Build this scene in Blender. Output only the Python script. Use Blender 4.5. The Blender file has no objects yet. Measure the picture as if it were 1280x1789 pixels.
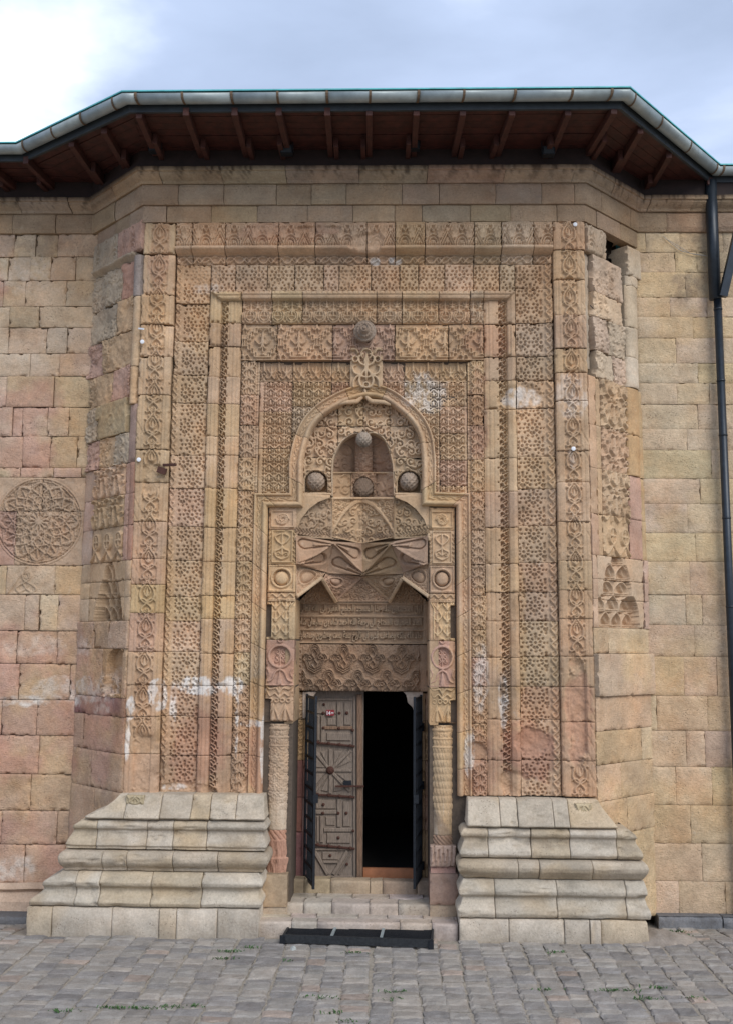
import bpy, math, random
import numpy as np
random.seed(11)
rng = np.random.default_rng(11)
S = bpy.context.scene
COL = S.collection

# ---------------------------------------------------------------- camera
F, D = 1750.0, 12.2
TH, PSI, RHO = math.radians(7.64), math.radians(1.41), math.radians(0.42)
f0 = np.array([0, math.cos(TH), math.sin(TH)]); u0 = np.array([0, -math.sin(TH), math.cos(TH)]); r0 = np.array([1.0, 0, 0])
Rz = np.array([[math.cos(PSI), -math.sin(PSI), 0], [math.sin(PSI), math.cos(PSI), 0], [0, 0, 1]])
f0, u0, r0 = Rz @ f0, Rz @ u0, Rz @ r0
cr, ur = r0 * math.cos(RHO) + u0 * math.sin(RHO), -r0 * math.sin(RHO) + u0 * math.cos(RHO)

def ray(px, py):
    return f0 + cr * (px - 640) / F - ur * (py - 894.5) / F

_r = ray(634, 1640); _t = (D - 0.35) / _r[1]
CAM = np.array([-_t * _r[0], -D, -_t * _r[2]])

def P(px, py, Y=0.0):
    r = ray(px, py); return CAM + r * ((Y - CAM[1]) / r[1])

def PZ(px, py, Z):
    r = ray(px, py); return CAM + r * ((Z - CAM[2]) / r[2])

cam = bpy.data.cameras.new("camera"); camo = bpy.data.objects.new("camera", cam); COL.objects.link(camo)
import mathutils
camo.matrix_world = mathutils.Matrix(((cr[0], ur[0], -f0[0], CAM[0]), (cr[1], ur[1], -f0[1], CAM[1]), (cr[2], ur[2], -f0[2], CAM[2]), (0, 0, 0, 1)))
cam.sensor_fit = 'HORIZONTAL'; cam.sensor_width = 36; cam.lens = F / 1280 * 36; cam.clip_end = 2000; cam.clip_start = 0.1
S.camera = camo

# ---------------------------------------------------------------- light
SUN_EL, SUN_AZ = math.radians(40), math.radians(34)      # azimuth measured from the wall's normal towards the right
w = bpy.data.worlds.new("World"); S.world = w; w.use_nodes = True
nt = w.node_tree; nt.nodes.clear()
def wn(t, **k):
    n = nt.nodes.new(t)
    for a, b in k.items(): setattr(n, a, b)
    return n
sky = wn('ShaderNodeTexSky', sky_type='NISHITA', sun_disc=False, sun_elevation=SUN_EL, sun_rotation=math.pi - SUN_AZ)
sky.altitude = 1200; sky.air_density = 1.0; sky.dust_density = 2.0
tc = wn('ShaderNodeTexCoord')
mp = wn('ShaderNodeMapping'); mp.inputs['Scale'].default_value = (1, 1, 2.6)
nt.links.new(tc.outputs['Generated'], mp.inputs[0])
n1 = wn('ShaderNodeTexNoise'); n1.inputs['Scale'].default_value = 1.7; n1.inputs['Detail'].default_value = 7; n1.inputs['Roughness'].default_value = .52
n1.inputs['Distortion'].default_value = .3
nt.links.new(mp.outputs[0], n1.inputs['Vector'])
rp = wn('ShaderNodeValToRGB')
e = rp.color_ramp.elements
e[0].position = .34; e[0].color = (2.7, 3.3, 4.5, 1); e[1].position = .72; e[1].color = (7.4, 8.1, 9.3, 1)
x = rp.color_ramp.elements.new(.5); x.color = (3.7, 4.45, 6.0, 1)
nt.links.new(n1.outputs['Fac'], rp.inputs[0])
# the bright break in the cloud behind the roof, upper left
bd = ray(10, 150); bd = bd / np.linalg.norm(bd)
nrm = wn('ShaderNodeVectorMath', operation='NORMALIZE'); nt.links.new(tc.outputs['Generated'], nrm.inputs[0])
dt = wn('ShaderNodeVectorMath', operation='DOT_PRODUCT'); nt.links.new(nrm.outputs[0], dt.inputs[0]); dt.inputs[1].default_value = tuple(bd)
ad = wn('ShaderNodeMath', operation='MULTIPLY_ADD'); nt.links.new(n1.outputs['Fac'], ad.inputs[0]); ad.inputs[1].default_value = .10
nt.links.new(dt.outputs['Value'], ad.inputs[2])
mr = wn('ShaderNodeMapRange', interpolation_type='SMOOTHSTEP'); nt.links.new(ad.outputs[0], mr.inputs[0])
mr.inputs[1].default_value = 1.036; mr.inputs[2].default_value = 1.068
mxb = wn('ShaderNodeMix', data_type='RGBA'); nt.links.new(mr.outputs[0], mxb.inputs[0]); nt.links.new(rp.outputs[0], mxb.inputs[6]); mxb.inputs[7].default_value = (11, 11.6, 12.4, 1)
mx = wn('ShaderNodeMix', data_type='RGBA'); mx.inputs[0].default_value = .88
nt.links.new(sky.outputs[0], mx.inputs[6]); nt.links.new(mxb.outputs[2], mx.inputs[7])
bg = wn('ShaderNodeBackground'); bg.inputs[1].default_value = .115
nt.links.new(mx.outputs[2], bg.inputs[0])
wo = wn('ShaderNodeOutputWorld'); nt.links.new(bg.outputs[0], wo.inputs[0])

sl = bpy.data.lights.new("sun", 'SUN'); sl.energy = 1.5; sl.angle = math.radians(38); sl.color = (1, .95, .88)
so = bpy.data.objects.new("sun", sl); COL.objects.link(so)
sd = mathutils.Vector((math.sin(SUN_AZ) * math.cos(SUN_EL), -math.cos(SUN_AZ) * math.cos(SUN_EL), math.sin(SUN_EL)))
so.rotation_euler = sd.to_track_quat('Z', 'Y').to_euler(); so.location = (20, -20, 30)
S.view_settings.view_transform = 'Standard'; S.view_settings.look = 'None'; S.view_settings.gamma = 1; S.view_settings.exposure = 0.6
S.view_settings.use_curve_mapping = False

# ---------------------------------------------------------------- noise
_G = rng.random((256, 256))
def vn(x, z, s=1.0, seed=0):
    """smooth value noise 0..1"""
    x = np.asarray(x) / s + seed * 17.31 + 100; z = np.asarray(z) / s + seed * 7.77 + 100
    xi = np.floor(x).astype(int); zi = np.floor(z).astype(int); fx = x - xi; fz = z - zi
    fx = fx * fx * (3 - 2 * fx); fz = fz * fz * (3 - 2 * fz)
    g = lambda a, b: _G[a % 256, b % 256]
    return (g(xi, zi) * (1 - fx) + g(xi + 1, zi) * fx) * (1 - fz) + (g(xi, zi + 1) * (1 - fx) + g(xi + 1, zi + 1) * fx) * fz
def fbm(x, z, s, seed=0, o=4):
    a, t, r = 1.0, 0, 0
    for i in range(o):
        r = r + a * vn(x, z, s / 2 ** i, seed + i); t += a; a *= .55
    return r / t
def ss(a, b, x):
    t = np.clip((x - a) / (b - a), 0, 1); return t * t * (3 - 2 * t)

# ---------------------------------------------------------------- materials
def nodes(m):
    m.use_nodes = True; t = m.node_tree
    return t, t.nodes['Principled BSDF']
def mat_stone(name, bump=.6, sc=1.0, blotch=.3, warm=(1.12, .93, .74), streak=0.0, rough=.93, tool=0.0):
    m = bpy.data.materials.new(name); t, b = nodes(m); N = t.nodes.new; L = t.links.new
    b.inputs['Roughness'].default_value = rough; b.inputs['Specular IOR Level'].default_value = .25
    at = N('ShaderNodeAttribute'); at.attribute_name = 'Col'
    g = N('ShaderNodeNewGeometry')
    def noise(s, det=5, r=.6, vec=None):
        n = N('ShaderNodeTexNoise'); n.inputs['Scale'].default_value = s * sc; n.inputs['Detail'].default_value = det; n.inputs['Roughness'].default_value = r
        L(vec or g.outputs['Position'], n.inputs['Vector']); return n.outputs['Fac']
    def mr(i, a, bb, c, d):
        n = N('ShaderNodeMapRange'); L(i, n.inputs[0])
        for k, v in enumerate((a, bb, c, d)): n.inputs[k + 1].default_value = v
        return n.outputs[0]
    def mul(c, fac):
        n = N('ShaderNodeVectorMath'); n.operation = 'SCALE'; L(c, n.inputs[0]); L(fac, n.inputs[3]); return n.outputs[0]
    c = mul(at.outputs['Color'], mr(noise(2.3, 6, .65), .3, .7, .78, 1.2))
    c = mul(c, mr(noise(38, 4, .7), .3, .7, .84, 1.14))
    mixn = N('ShaderNodeMix'); mixn.data_type = 'RGBA'; mixn.blend_type = 'MULTIPLY'
    L(mr(noise(1.1, 5, .7), .45, .7, 0, blotch), mixn.inputs[0]); L(c, mixn.inputs[6]); mixn.inputs[7].default_value = (*warm, 1)
    c = mixn.outputs[2]
    mp3 = N('ShaderNodeMix'); mp3.data_type = 'RGBA'; mp3.blend_type = 'MULTIPLY'; L(mr(noise(1.7, 6, .7, None), .5, .66, 0, .8 * min(1, blotch * 1.6)), mp3.inputs[0]); L(c, mp3.inputs[6]); mp3.inputs[7].default_value = (.99, .90, .85, 1)
    c = mp3.outputs[2]
    mp4 = N('ShaderNodeMix'); mp4.data_type = 'RGBA'; mp4.blend_type = 'MULTIPLY'; L(mr(noise(3.1, 7, .72), .5, .64, 0, .55), mp4.inputs[0]); L(c, mp4.inputs[6]); mp4.inputs[7].default_value = (.80, .76, .72, 1)
    c = mp4.outputs[2]
    # pale bloom and dark specks of weathering
    m2 = N('ShaderNodeMix'); m2.data_type = 'RGBA'; L(mr(noise(6.5, 7, .75), .6, .74, 0, .32), m2.inputs[0]); L(c, m2.inputs[6]); m2.inputs[7].default_value = (.6, .53, .44, 1)
    c = m2.outputs[2]
    vo = N('ShaderNodeTexVoronoi'); vo.inputs['Scale'].default_value = 34 * sc; L(g.outputs['Position'], vo.inputs['Vector'])
    sp = N('ShaderNodeMath'); sp.operation = 'MULTIPLY'; L(mr(vo.outputs['Distance'], .12, .25, 1, 0), sp.inputs[0]); L(mr(noise(4, 3), .5, .62, 0, .55), sp.inputs[1])
    m3 = N('ShaderNodeMix'); m3.data_type = 'RGBA'; L(sp.outputs[0], m3.inputs[0]); L(c, m3.inputs[6]); m3.inputs[7].default_value = (.16, .11, .08, 1)
    c = m3.outputs[2]
    L(c, b.inputs['Base Color'])
    h = N('ShaderNodeMath'); h.operation = 'MULTIPLY_ADD'; L(noise(55, 6, .7), h.inputs[0]); h.inputs[1].default_value = .5; L(noise(9, 6, .65), h.inputs[2])
    h2 = N('ShaderNodeMath'); h2.operation = 'MULTIPLY_ADD'; L(sp.outputs[0], h2.inputs[0]); h2.inputs[1].default_value = -.7; L(h.outputs[0], h2.inputs[2])
    out = h2.outputs[0]
    if tool:
        mpn = N('ShaderNodeMapping'); mpn.inputs['Rotation'].default_value = (0, .5, 0); mpn.inputs['Scale'].default_value = (22, 22, 90); L(g.outputs['Position'], mpn.inputs[0])
        tn = N('ShaderNodeTexNoise'); tn.inputs['Scale'].default_value = 1; tn.inputs['Detail'].default_value = 3; L(mpn.outputs[0], tn.inputs['Vector'])
        h3 = N('ShaderNodeMath'); h3.operation = 'MULTIPLY_ADD'; L(tn.outputs['Fac'], h3.inputs[0]); h3.inputs[1].default_value = tool; L(out, h3.inputs[2]); out = h3.outputs[0]
    bp = N('ShaderNodeBump'); bp.inputs['Strength'].default_value = bump; bp.inputs['Distance'].default_value = .02; L(out, bp.inputs['Height']); L(bp.outputs[0], b.inputs['Normal'])
    return m
def mat_plain(name, col, rough=.6, metal=0.0, bump=0.0, sc=20, var=.25, rust=None, stretch=None):
    m = bpy.data.materials.new(name); t, b = nodes(m); N = t.nodes.new; L = t.links.new
    b.inputs['Roughness'].default_value = rough; b.inputs['Metallic'].default_value = metal
    g = N('ShaderNodeNewGeometry'); mpn = N('ShaderNodeMapping'); L(g.outputs['Position'], mpn.inputs[0])
    if stretch: mpn.inputs['Scale'].default_value = stretch
    n = N('ShaderNodeTexNoise'); n.inputs['Scale'].default_value = sc; n.inputs['Detail'].default_value = 6; n.inputs['Roughness'].default_value = .65; L(mpn.outputs[0], n.inputs['Vector'])
    r = N('ShaderNodeValToRGB'); r.color_ramp.elements[0].position = .3; r.color_ramp.elements[1].position = .7
    r.color_ramp.elements[0].color = (*[c * (1 - var) for c in col], 1)
    r.color_ramp.elements[1].color = (*(rust if rust else [c * (1 + var) for c in col]), 1)
    L(n.outputs['Fac'], r.inputs[0]); L(r.outputs[0], b.inputs['Base Color'])
    if bump:
        bp = N('ShaderNodeBump'); bp.inputs['Strength'].default_value = bump; bp.inputs['Distance'].default_value = .01; L(n.outputs['Fac'], bp.inputs['Height']); L(bp.outputs[0], b.inputs['Normal'])
    return m
M = {}
M['wall'] = mat_stone('ashlar_stone', bump=1.0, blotch=.5, tool=.35)
M['carved'] = mat_stone('carved_limestone', bump=.35, blotch=.5)
M['plinth'] = mat_stone('pale_plinth_stone', bump=.7, blotch=.15)
M['sett'] = mat_stone('basalt_setts', bump=.8, blotch=.2, sc=1.6, warm=(1.05, .9, .8))
M['mortar'] = mat_plain('lime_mortar', (.17, .13, .095), .95, bump=.6, sc=40)
M['core'] = mat_plain('dark_core', (.10, .075, .055), .95, bump=.5, sc=20)
M['joint'] = mat_plain('sandy_joint', (.30, .265, .215), .95, bump=.8, sc=30)
M['soffit'] = mat_plain('stained_soffit_board', (.05, .012, .008), .62, bump=.3, sc=3, var=.55, stretch=(3, 3, 3))
M['rafter'] = mat_plain('stained_rafter', (.055, .015, .009), .7, bump=.2, sc=9, var=.4)
M['beam'] = mat_plain('dark_wall_beam', (.018, .008, .006), .8, bump=.2, sc=9, var=.4)
M['gutter'] = mat_plain('weathered_zinc', (.30, .345, .345), .45, .25, bump=.06, sc=5, var=.22)
M['teal'] = mat_plain('teal_roof_edge', (.10, .42, .44), .5, .1, sc=6)
M['fascia'] = mat_plain('grey_fascia', (.03, .037, .042), .6, .2, sc=6)
M['bracket'] = mat_plain('rusty_strap', (.13, .085, .05), .75, .3, sc=30)
M['pipe'] = mat_plain('dark_blue_pipe', (.018, .026, .036), .38, .2, sc=12, var=.3)
M['iron'] = mat_plain('black_iron', (.018, .021, .026), .5, .5, bump=.2, sc=50, var=.4)
M['rust'] = mat_plain('rusty_iron', (.085, .035, .024), .8, .3, bump=.5, sc=60, var=.5)
M['wood'] = mat_plain('old_grey_wood', (.235, .185, .145), .85, bump=.8, sc=11, var=.42, stretch=(9, 9, 1.0))
M['woodbrown'] = mat_plain('old_brown_wood', (.22, .135, .085), .85, bump=.8, sc=11, var=.45, stretch=(9, 9, 1.0))
M['board'] = mat_plain('orange_floor_board', (.50, .20, .09), .6, sc=5)
M['dark'] = mat_plain('unlit_passage_black', (.02, .018, .016), .9, sc=4)  # near-black base colour stands in for the darkness of the unlit passage
M['white'] = mat_plain('white_enamel', (.75, .76, .78), .4, sc=9, var=.05)
M['redplate'] = mat_plain('red_number_plate', (.26, .015, .02), .4, sc=9, var=.05)
M['wire'] = mat_plain('pale_wire', (.42, .39, .34), .6, sc=9, var=.1)
M['grass'] = mat_plain('weed_green', (.05, .12, .03), .8, sc=30, var=.4)
M['ironback'] = mat_plain('iron_sheet', (.03, .033, .036), .55, .4, bump=.2, sc=40, var=.5)

# ---------------------------------------------------------------- mesh helpers
def put(name, me, mat, parent=None):
    o = bpy.data.objects.new(name, me); COL.objects.link(o)
    if mat is not None and not me.materials: me.materials.append(mat)
    if parent is not None: o.parent = parent
    return o
def setcol(me, col):
    n = len(me.vertices); a = me.color_attributes.new('Col', 'FLOAT_COLOR', 'POINT')
    c = np.ones((n, 4), np.float32); c[:, :3] = col; a.data.foreach_set('color', c.ravel())
def quadmesh(name, V, Q, col, mat, parent, smooth=True):
    V = np.ascontiguousarray(V, np.float32); Q = np.ascontiguousarray(Q, np.int32)
    me = bpy.data.meshes.new(name); me.vertices.add(len(V)); me.vertices.foreach_set('co', V.ravel())
    me.loops.add(Q.size); me.loops.foreach_set('vertex_index', Q.ravel())
    me.polygons.add(len(Q)); me.polygons.foreach_set('loop_start', np.arange(0, Q.size, 4, dtype=np.int32)); 
    me.polygons.foreach_set('use_smooth', np.full(len(Q), smooth))
    me.update(calc_edges=True)
    if col is not None: setcol(me, col)
    return put(name, me, mat, parent)
def poly(name, V, Fc, mat, parent=None, col=None, smooth=False):
    me = bpy.data.meshes.new(name); me.from_pydata([tuple(map(float, v)) for v in V], [], [tuple(map(int, f)) for f in Fc])
    if smooth: me.polygons.foreach_set('use_smooth', [True] * len(me.polygons))
    me.update()
    if col is not None: setcol(me, col)
    return put(name, me, mat, parent)
def empty(name, loc=(0, 0, 0), label=None, cat=None, group=None):
    o = bpy.data.objects.new(name, None); COL.objects.link(o); o.empty_display_size = .2
    if label: o['label'] = label
    if cat: o['category'] = cat
    if group: o['group'] = group
    return o
def tag(o, label=None, cat=None, group=None, kind=None):
    if label: o['label'] = label
    if cat: o['category'] = cat
    if group: o['group'] = group
    if kind: o['kind'] = kind
    return o
class B:
    """collects boxes/bars/tubes for one mesh"""
    def __init__(s): s.v = []; s.f = []
    def add(s, V, Fc):
        n = len(s.v); s.v += [tuple(map(float, v)) for v in V]; s.f += [tuple(i + n for i in f) for f in Fc]; return s
    def box(s, a, b):
        (x0, y0, z0), (x1, y1, z1) = a, b
        return s.add([(x0, y0, z0), (x1, y0, z0), (x1, y1, z0), (x0, y1, z0), (x0, y0, z1), (x1, y0, z1), (x1, y1, z1), (x0, y1, z1)],
                     [(0, 3, 2, 1), (4, 5, 6, 7), (0, 1, 5, 4), (1, 2, 6, 5), (2, 3, 7, 6), (3, 0, 4, 7)])
    def bar(s, p, q, wd, th, up=(0, -1, 0), bev=.0):
        """box from p to q; wd across, th along 'up'; top face on the up side, chamfered"""
        p, q, up = np.array(p, float), np.array(q, float), np.array(up, float)
        d = (q - p) / np.linalg.norm(q - p); sd = np.cross(d, up); sd /= np.linalg.norm(sd); upn = np.cross(sd, d)
        V = []
        bv = bev
        for e_, sg in ((p, 1), (q, -1)):
            V += [e_ - sd * wd / 2, e_ + sd * wd / 2, e_ + sd * wd / 2 + upn * (th - bv), e_ - sd * wd / 2 + upn * (th - bv)]
            V += [e_ + sd * (wd / 2 - bv) + upn * th + d * bv * sg, e_ - sd * (wd / 2 - bv) + upn * th + d * bv * sg]
        return s.add(V, [(0, 1, 2, 3), (3, 2, 4, 5), (6, 9, 8, 7), (9, 11, 10, 8), (0, 6, 7, 1), (1, 7, 8, 2), (2, 8, 10, 4), (4, 10, 11, 5), (5, 11, 9, 3), (3, 9, 6, 0)])
    def tube(s, pts, r, n=8, caps=True):
        pts = [np.array(p, float) for p in pts]; rr = r if hasattr(r, '__len__') else [r] * len(pts); V = []; Fc = []
        for i, p in enumerate(pts):
            d = pts[min(i + 1, len(pts) - 1)] - pts[max(i - 1, 0)]; d /= np.linalg.norm(d) + 1e-9
            a = np.cross(d, (0, 0, 1) if abs(d[2]) < .9 else (1, 0, 0)); a /= np.linalg.norm(a); b = np.cross(d, a)
            V += [p + rr[i] * (a * math.cos(2 * math.pi * k / n) + b * math.sin(2 * math.pi * k / n)) for k in range(n)]
        for i in range(len(pts) - 1):
            for k in range(n):
                Fc.append((i * n + k, i * n + (k + 1) % n, (i + 1) * n + (k + 1) % n, (i + 1) * n + k))
        if caps: Fc += [tuple(range(n - 1, -1, -1)), tuple((len(pts) - 1) * n + k for k in range(n))]
        return s.add(V, Fc)
    def disc(s, c, r, th, n=16, dome=.0):
        """disc facing -y"""
        c = np.array(c, float); V = [c + (r * math.cos(2 * math.pi * k / n), 0, r * math.sin(2 * math.pi * k / n)) for k in range(n)]
        V += [v + np.array((0, -th, 0)) for v in V]
        V += [c + (r * .6 * math.cos(2 * math.pi * k / n), -th - dome * .7, r * .6 * math.sin(2 * math.pi * k / n)) for k in range(n)]
        V += [c + (0, -th - dome, 0)]
        Fc = [(k, (k + 1) % n, n + (k + 1) % n, n + k) for k in range(n)] + [(n + k, n + (k + 1) % n, 2 * n + (k + 1) % n, 2 * n + k) for k in range(n)]
        Fc += [(2 * n + k, 2 * n + (k + 1) % n, 3 * n) for k in range(n)]
        return s.add(V, Fc)
    def build(s, name, mat, parent=None, smooth=False, col=None):
        return poly(name, s.v, s.f, mat, parent, col, smooth)

class Plane:
    def __init__(s, O, U, N):
        s.O, s.U, s.N = np.array(O, float), np.array(U, float), np.array(N, float)
    def at(s, u, z, d=0):
        u, z, d = np.broadcast_arrays(np.asarray(u, float), np.asarray(z, float), np.asarray(d, float))
        return s.O + u[..., None] * s.U + d[..., None] * s.N + z[..., None] * np.array([0, 0, 1.0])
    def hit(s, px, py):
        r = ray(px, py); t = np.dot(s.O - CAM, s.N) / np.dot(r, s.N); p = CAM + r * t
        return float(np.dot(p - s.O, s.U)), float(p[2])

def gridquads(n, m, off=0, mask=None):
    i = np.arange(n - 1)[:, None] * m + np.arange(m - 1)[None, :]
    q = np.stack([i, i + m, i + m + 1, i + 1], -1)
    return (q[mask] if mask is not None else q.reshape(-1, 4)) + off

def rstone(name, pl, u0, u1, z0, z1, fn, parent, col, mat=None, res=.0095, back=.14, mask=None, gap=.0022, tint=None, chip=1.0, rough=.003, smooth=True):
    """one carved stone: a finely cut front face with real relief, sides running back"""
    n = max(3, int((u1 - u0) / res) + 1); m = max(3, int((z1 - z0) / res) + 1)
    sd = random.randint(0, 9999)
    us = np.linspace(u0 + gap, u1 - gap, n); zs = np.linspace(z0 + gap, z1 - gap, m)
    Ug, Zg = np.meshgrid(us, zs, indexing='ij')
    d = fn(Ug, Zg)
    eg = np.minimum(np.minimum(Ug - u0, u1 - Ug), np.minimum(Zg - z0, z1 - Zg)) - gap
    ch = fbm(Ug, Zg, .07, sd, 3)
    d = d - .007 * np.clip(1 - eg / .012, 0, 1) ** 1.5 - chip * .03 * ss(.56, .8, ch) * np.clip(1 - eg / .03, 0, 1)
    d = d + rough * (fbm(Ug, Zg, .05, sd + 3, 3) - .5) * 2 + random.uniform(-.004, .004) + (Zg - z0) * random.uniform(-.008, .008)
    # sideways raggedness of the joints
    jag = .004 * (vn(Ug * 0 + us[:, None], Zg, .05, sd + 9) - .5)
    Vx = pl.at(Ug + jag * (np.abs(Ug - (u0 + u1) / 2) > (u1 - u0) / 2 - .012), Zg, d)
    c = np.array(col)[None, None, :] * (.93 + .14 * fbm(Ug, Zg, .25, sd + 5, 3))[..., None]
    if tint is not None: c = tint(Ug, Zg, c)
    V = Vx.reshape(-1, 3); Q = gridquads(n, m, 0, mask(Ug, Zg) if mask else None)
    if mask is None:
        idx = np.arange(n * m).reshape(n, m)
        loop = np.concatenate([idx[:-1, 0], idx[-1, :-1], idx[::-1, -1][:-1], idx[0, ::-1][:-1]])
        L = len(loop); A = V[loop]; Bk = A - pl.N * back
        off = len(V); V = np.concatenate([V, A, Bk]); k = np.arange(L); k2 = (k + 1) % L
        Q = np.concatenate([Q, np.stack([off + k2, off + k, off + L + k, off + L + k2], -1)])
        cf = c.reshape(-1, 3); c = np.concatenate([cf, cf[loop] * .8, cf[loop] * .7])
    else:
        c = c.reshape(-1, 3)
        if len(Q) == 0: return None
        used = np.unique(Q); mp_ = np.zeros(len(V), int); mp_[used] = np.arange(len(used)); V = V[used]; c = c[used]; Q = mp_[Q]
    return quadmesh(name, V, Q, c, mat or M['carved'], parent, smooth)

def block(name, pl, u0, u1, z0, z1, parent, col, mat=None, d=0.0, back=.15, gap=.0035, bev=.012, rough=1.0, us=None):
    """one plain ashlar: bulged, chipped arris, a few quads"""
    a = lambda s: random.uniform(-s, s)
    fu = [0, min(.45, bev / (u1 - u0)), .5, 1 - min(.45, bev / (u1 - u0)), 1]; fz = [0, min(.45, bev / (z1 - z0)), .5, 1 - min(.45, bev / (z1 - z0)), 1]
    tl = [a(.005) * rough for _ in range(4)]; V = []; C = []
    for i, fx in enumerate(fu):
        for j, fy in enumerate(fz):
            u = u0 + gap + (u1 - u0 - 2 * gap) * fx; z = z0 + gap + (z1 - z0 - 2 * gap) * fy
            e_ = i in (0, 4) or j in (0, 4)
            dd = d + tl[0] * (1 - fx) * (1 - fy) + tl[1] * fx * (1 - fy) + tl[2] * fx * fy + tl[3] * (1 - fx) * fy
            if e_: dd -= bev * .7 + abs(a(.004)); u += a(.003) * rough; z += a(.003) * rough
            elif i == 2 and j == 2: dd += a(.004) * rough
            V.append(pl.at(u, z, dd)); C.append(np.array(col) * (1 + a(.07)))
    Q = gridquads(5, 5)
    idx = np.arange(25).reshape(5, 5); loop = list(idx[:-1, 0]) + list(idx[-1, :-1]) + list(idx[::-1, -1][:-1]) + list(idx[0, ::-1][:-1])
    off = 25; L = len(loop)
    V += [V[k] - pl.N * back for k in loop]; C += [C[k] * .8 for k in loop]
    Q = list(map(tuple, Q)) + [(loop[(k + 1) % L], loop[k], off + k, off + (k + 1) % L) for k in range(L)]
    return poly(name, V, Q, mat or M['wall'], parent, C)

# ---------------------------------------------------------------- ornament rasters (K metres per photo pixel at the portal's face)
K = D / F
def crom(pts, k=5):
    p = np.array(pts, float)
    if len(p) < 3: return p
    q = np.vstack([2 * p[0] - p[1], p, 2 * p[-1] - p[-2]]); out = []
    for i in range(1, len(q) - 2):
        for t in np.linspace(0, 1, k, endpoint=False):
            a, b, c, d = q[i - 1], q[i], q[i + 1], q[i + 2]
            out.append(.5 * ((2 * b) + (c - a) * t + (2 * a - 5 * b + 4 * c - d) * t * t + (3 * b - a - 3 * c + d) * t ** 3))
    return np.array(out + [p[-1]])
class Tile:
    def __init__(s, W, H, res=3, wrapu=False, wrapv=True):
        s.W, s.H, s.res, s.wu, s.wv = W, H, res, wrapu, wrapv
        s.nw, s.nh = int(round(W * res)), int(round(H * res)); s.a = np.zeros((s.nw, s.nh), np.float32)
    def stroke(s, pts, w0=1.2, w1=None, sm=True, soft=.9, h=1.0, neg=False):
        w1 = w0 if w1 is None else w1; p = crom(pts) if sm else np.array(pts, float); n = len(p) - 1
        for i in range(n):
            a, b = p[i], p[i + 1]; wa, wb = w0 + (w1 - w0) * i / n, w0 + (w1 - w0) * (i + 1) / n; mw = max(wa, wb) + soft
            i0, i1 = int((min(a[0], b[0]) - mw) * s.res) - 1, int((max(a[0], b[0]) + mw) * s.res) + 2
            j0, j1 = int((min(a[1], b[1]) - mw) * s.res) - 1, int((max(a[1], b[1]) + mw) * s.res) + 2
            I, J = np.arange(i0, i1), np.arange(j0, j1)
            if not s.wu: I = I[(I >= 0) & (I < s.nw)]
            if not s.wv: J = J[(J >= 0) & (J < s.nh)]
            if len(I) == 0 or len(J) == 0: continue
            X, Z = np.meshgrid((I + .5) / s.res, (J + .5) / s.res, indexing='ij')
            d = b - a; L = d @ d + 1e-9; t = np.clip(((X - a[0]) * d[0] + (Z - a[1]) * d[1]) / L, 0, 1)
            ds = np.hypot(X - a[0] - t * d[0], Z - a[1] - t * d[1]); ww = wa + (wb - wa) * t
            v = np.clip((ww - ds) / soft + .5, 0, 1) * h
            ii, jj = np.ix_(I % s.nw, J % s.nh)
            if neg: s.a[ii, jj] = np.minimum(s.a[ii, jj], 1 - v)
            else: s.a[ii, jj] = np.maximum(s.a[ii, jj], v)
        return s
    def sym(s, pts, *a, **k):
        s.stroke(pts, *a, **k); s.stroke([(s.W - x, y) for x, y in pts], *a, **k); return s
    def ring(s, x, y, r, w_=1.2, ry=None, a0=0, a1=360, **k):
        ry = ry or r; n = max(8, int(abs(a1 - a0) / 18))
        s.stroke([(x + r * math.cos(math.radians(a0 + (a1 - a0) * i / n)), y + ry * math.sin(math.radians(a0 + (a1 - a0) * i / n))) for i in range(n + 1)], w_, sm=False, **k); return s
    def dot(s, x, y, r, **k): s.stroke([(x, y), (x + .01, y)], r, sm=False, **k); return s
    def curl(s, x, y, r, a0=0, turn=1.2, w0=1.2, w1=.6, sg=1):
        n = 12; s.stroke([(x + r * (1 - .75 * i / n) * math.cos(a0 + sg * turn * 2 * math.pi * i / n), y + r * (1 - .75 * i / n) * math.sin(a0 + sg * turn * 2 * math.pi * i / n)) for i in range(n + 1)], w0, w1, sm=False); return s
    def __call__(s, u, v):
        """bilinear sample, u and v in tile pixels"""
        x = np.asarray(u) * s.res - .5; y = np.asarray(v) * s.res - .5
        if not s.wu: x = np.clip(x, 0, s.nw - 1.001)
        if not s.wv: y = np.clip(y, 0, s.nh - 1.001)
        xi, yi = np.floor(x).astype(int), np.floor(y).astype(int); fx, fy = x - xi, y - yi
        g = lambda a, b: s.a[a % s.nw, b % s.nh]
        return (g(xi, yi) * (1 - fx) + g(xi + 1, yi) * fx) * (1 - fy) + (g(xi, yi + 1) * (1 - fx) + g(xi + 1, yi + 1) * fx) * fy

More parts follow.
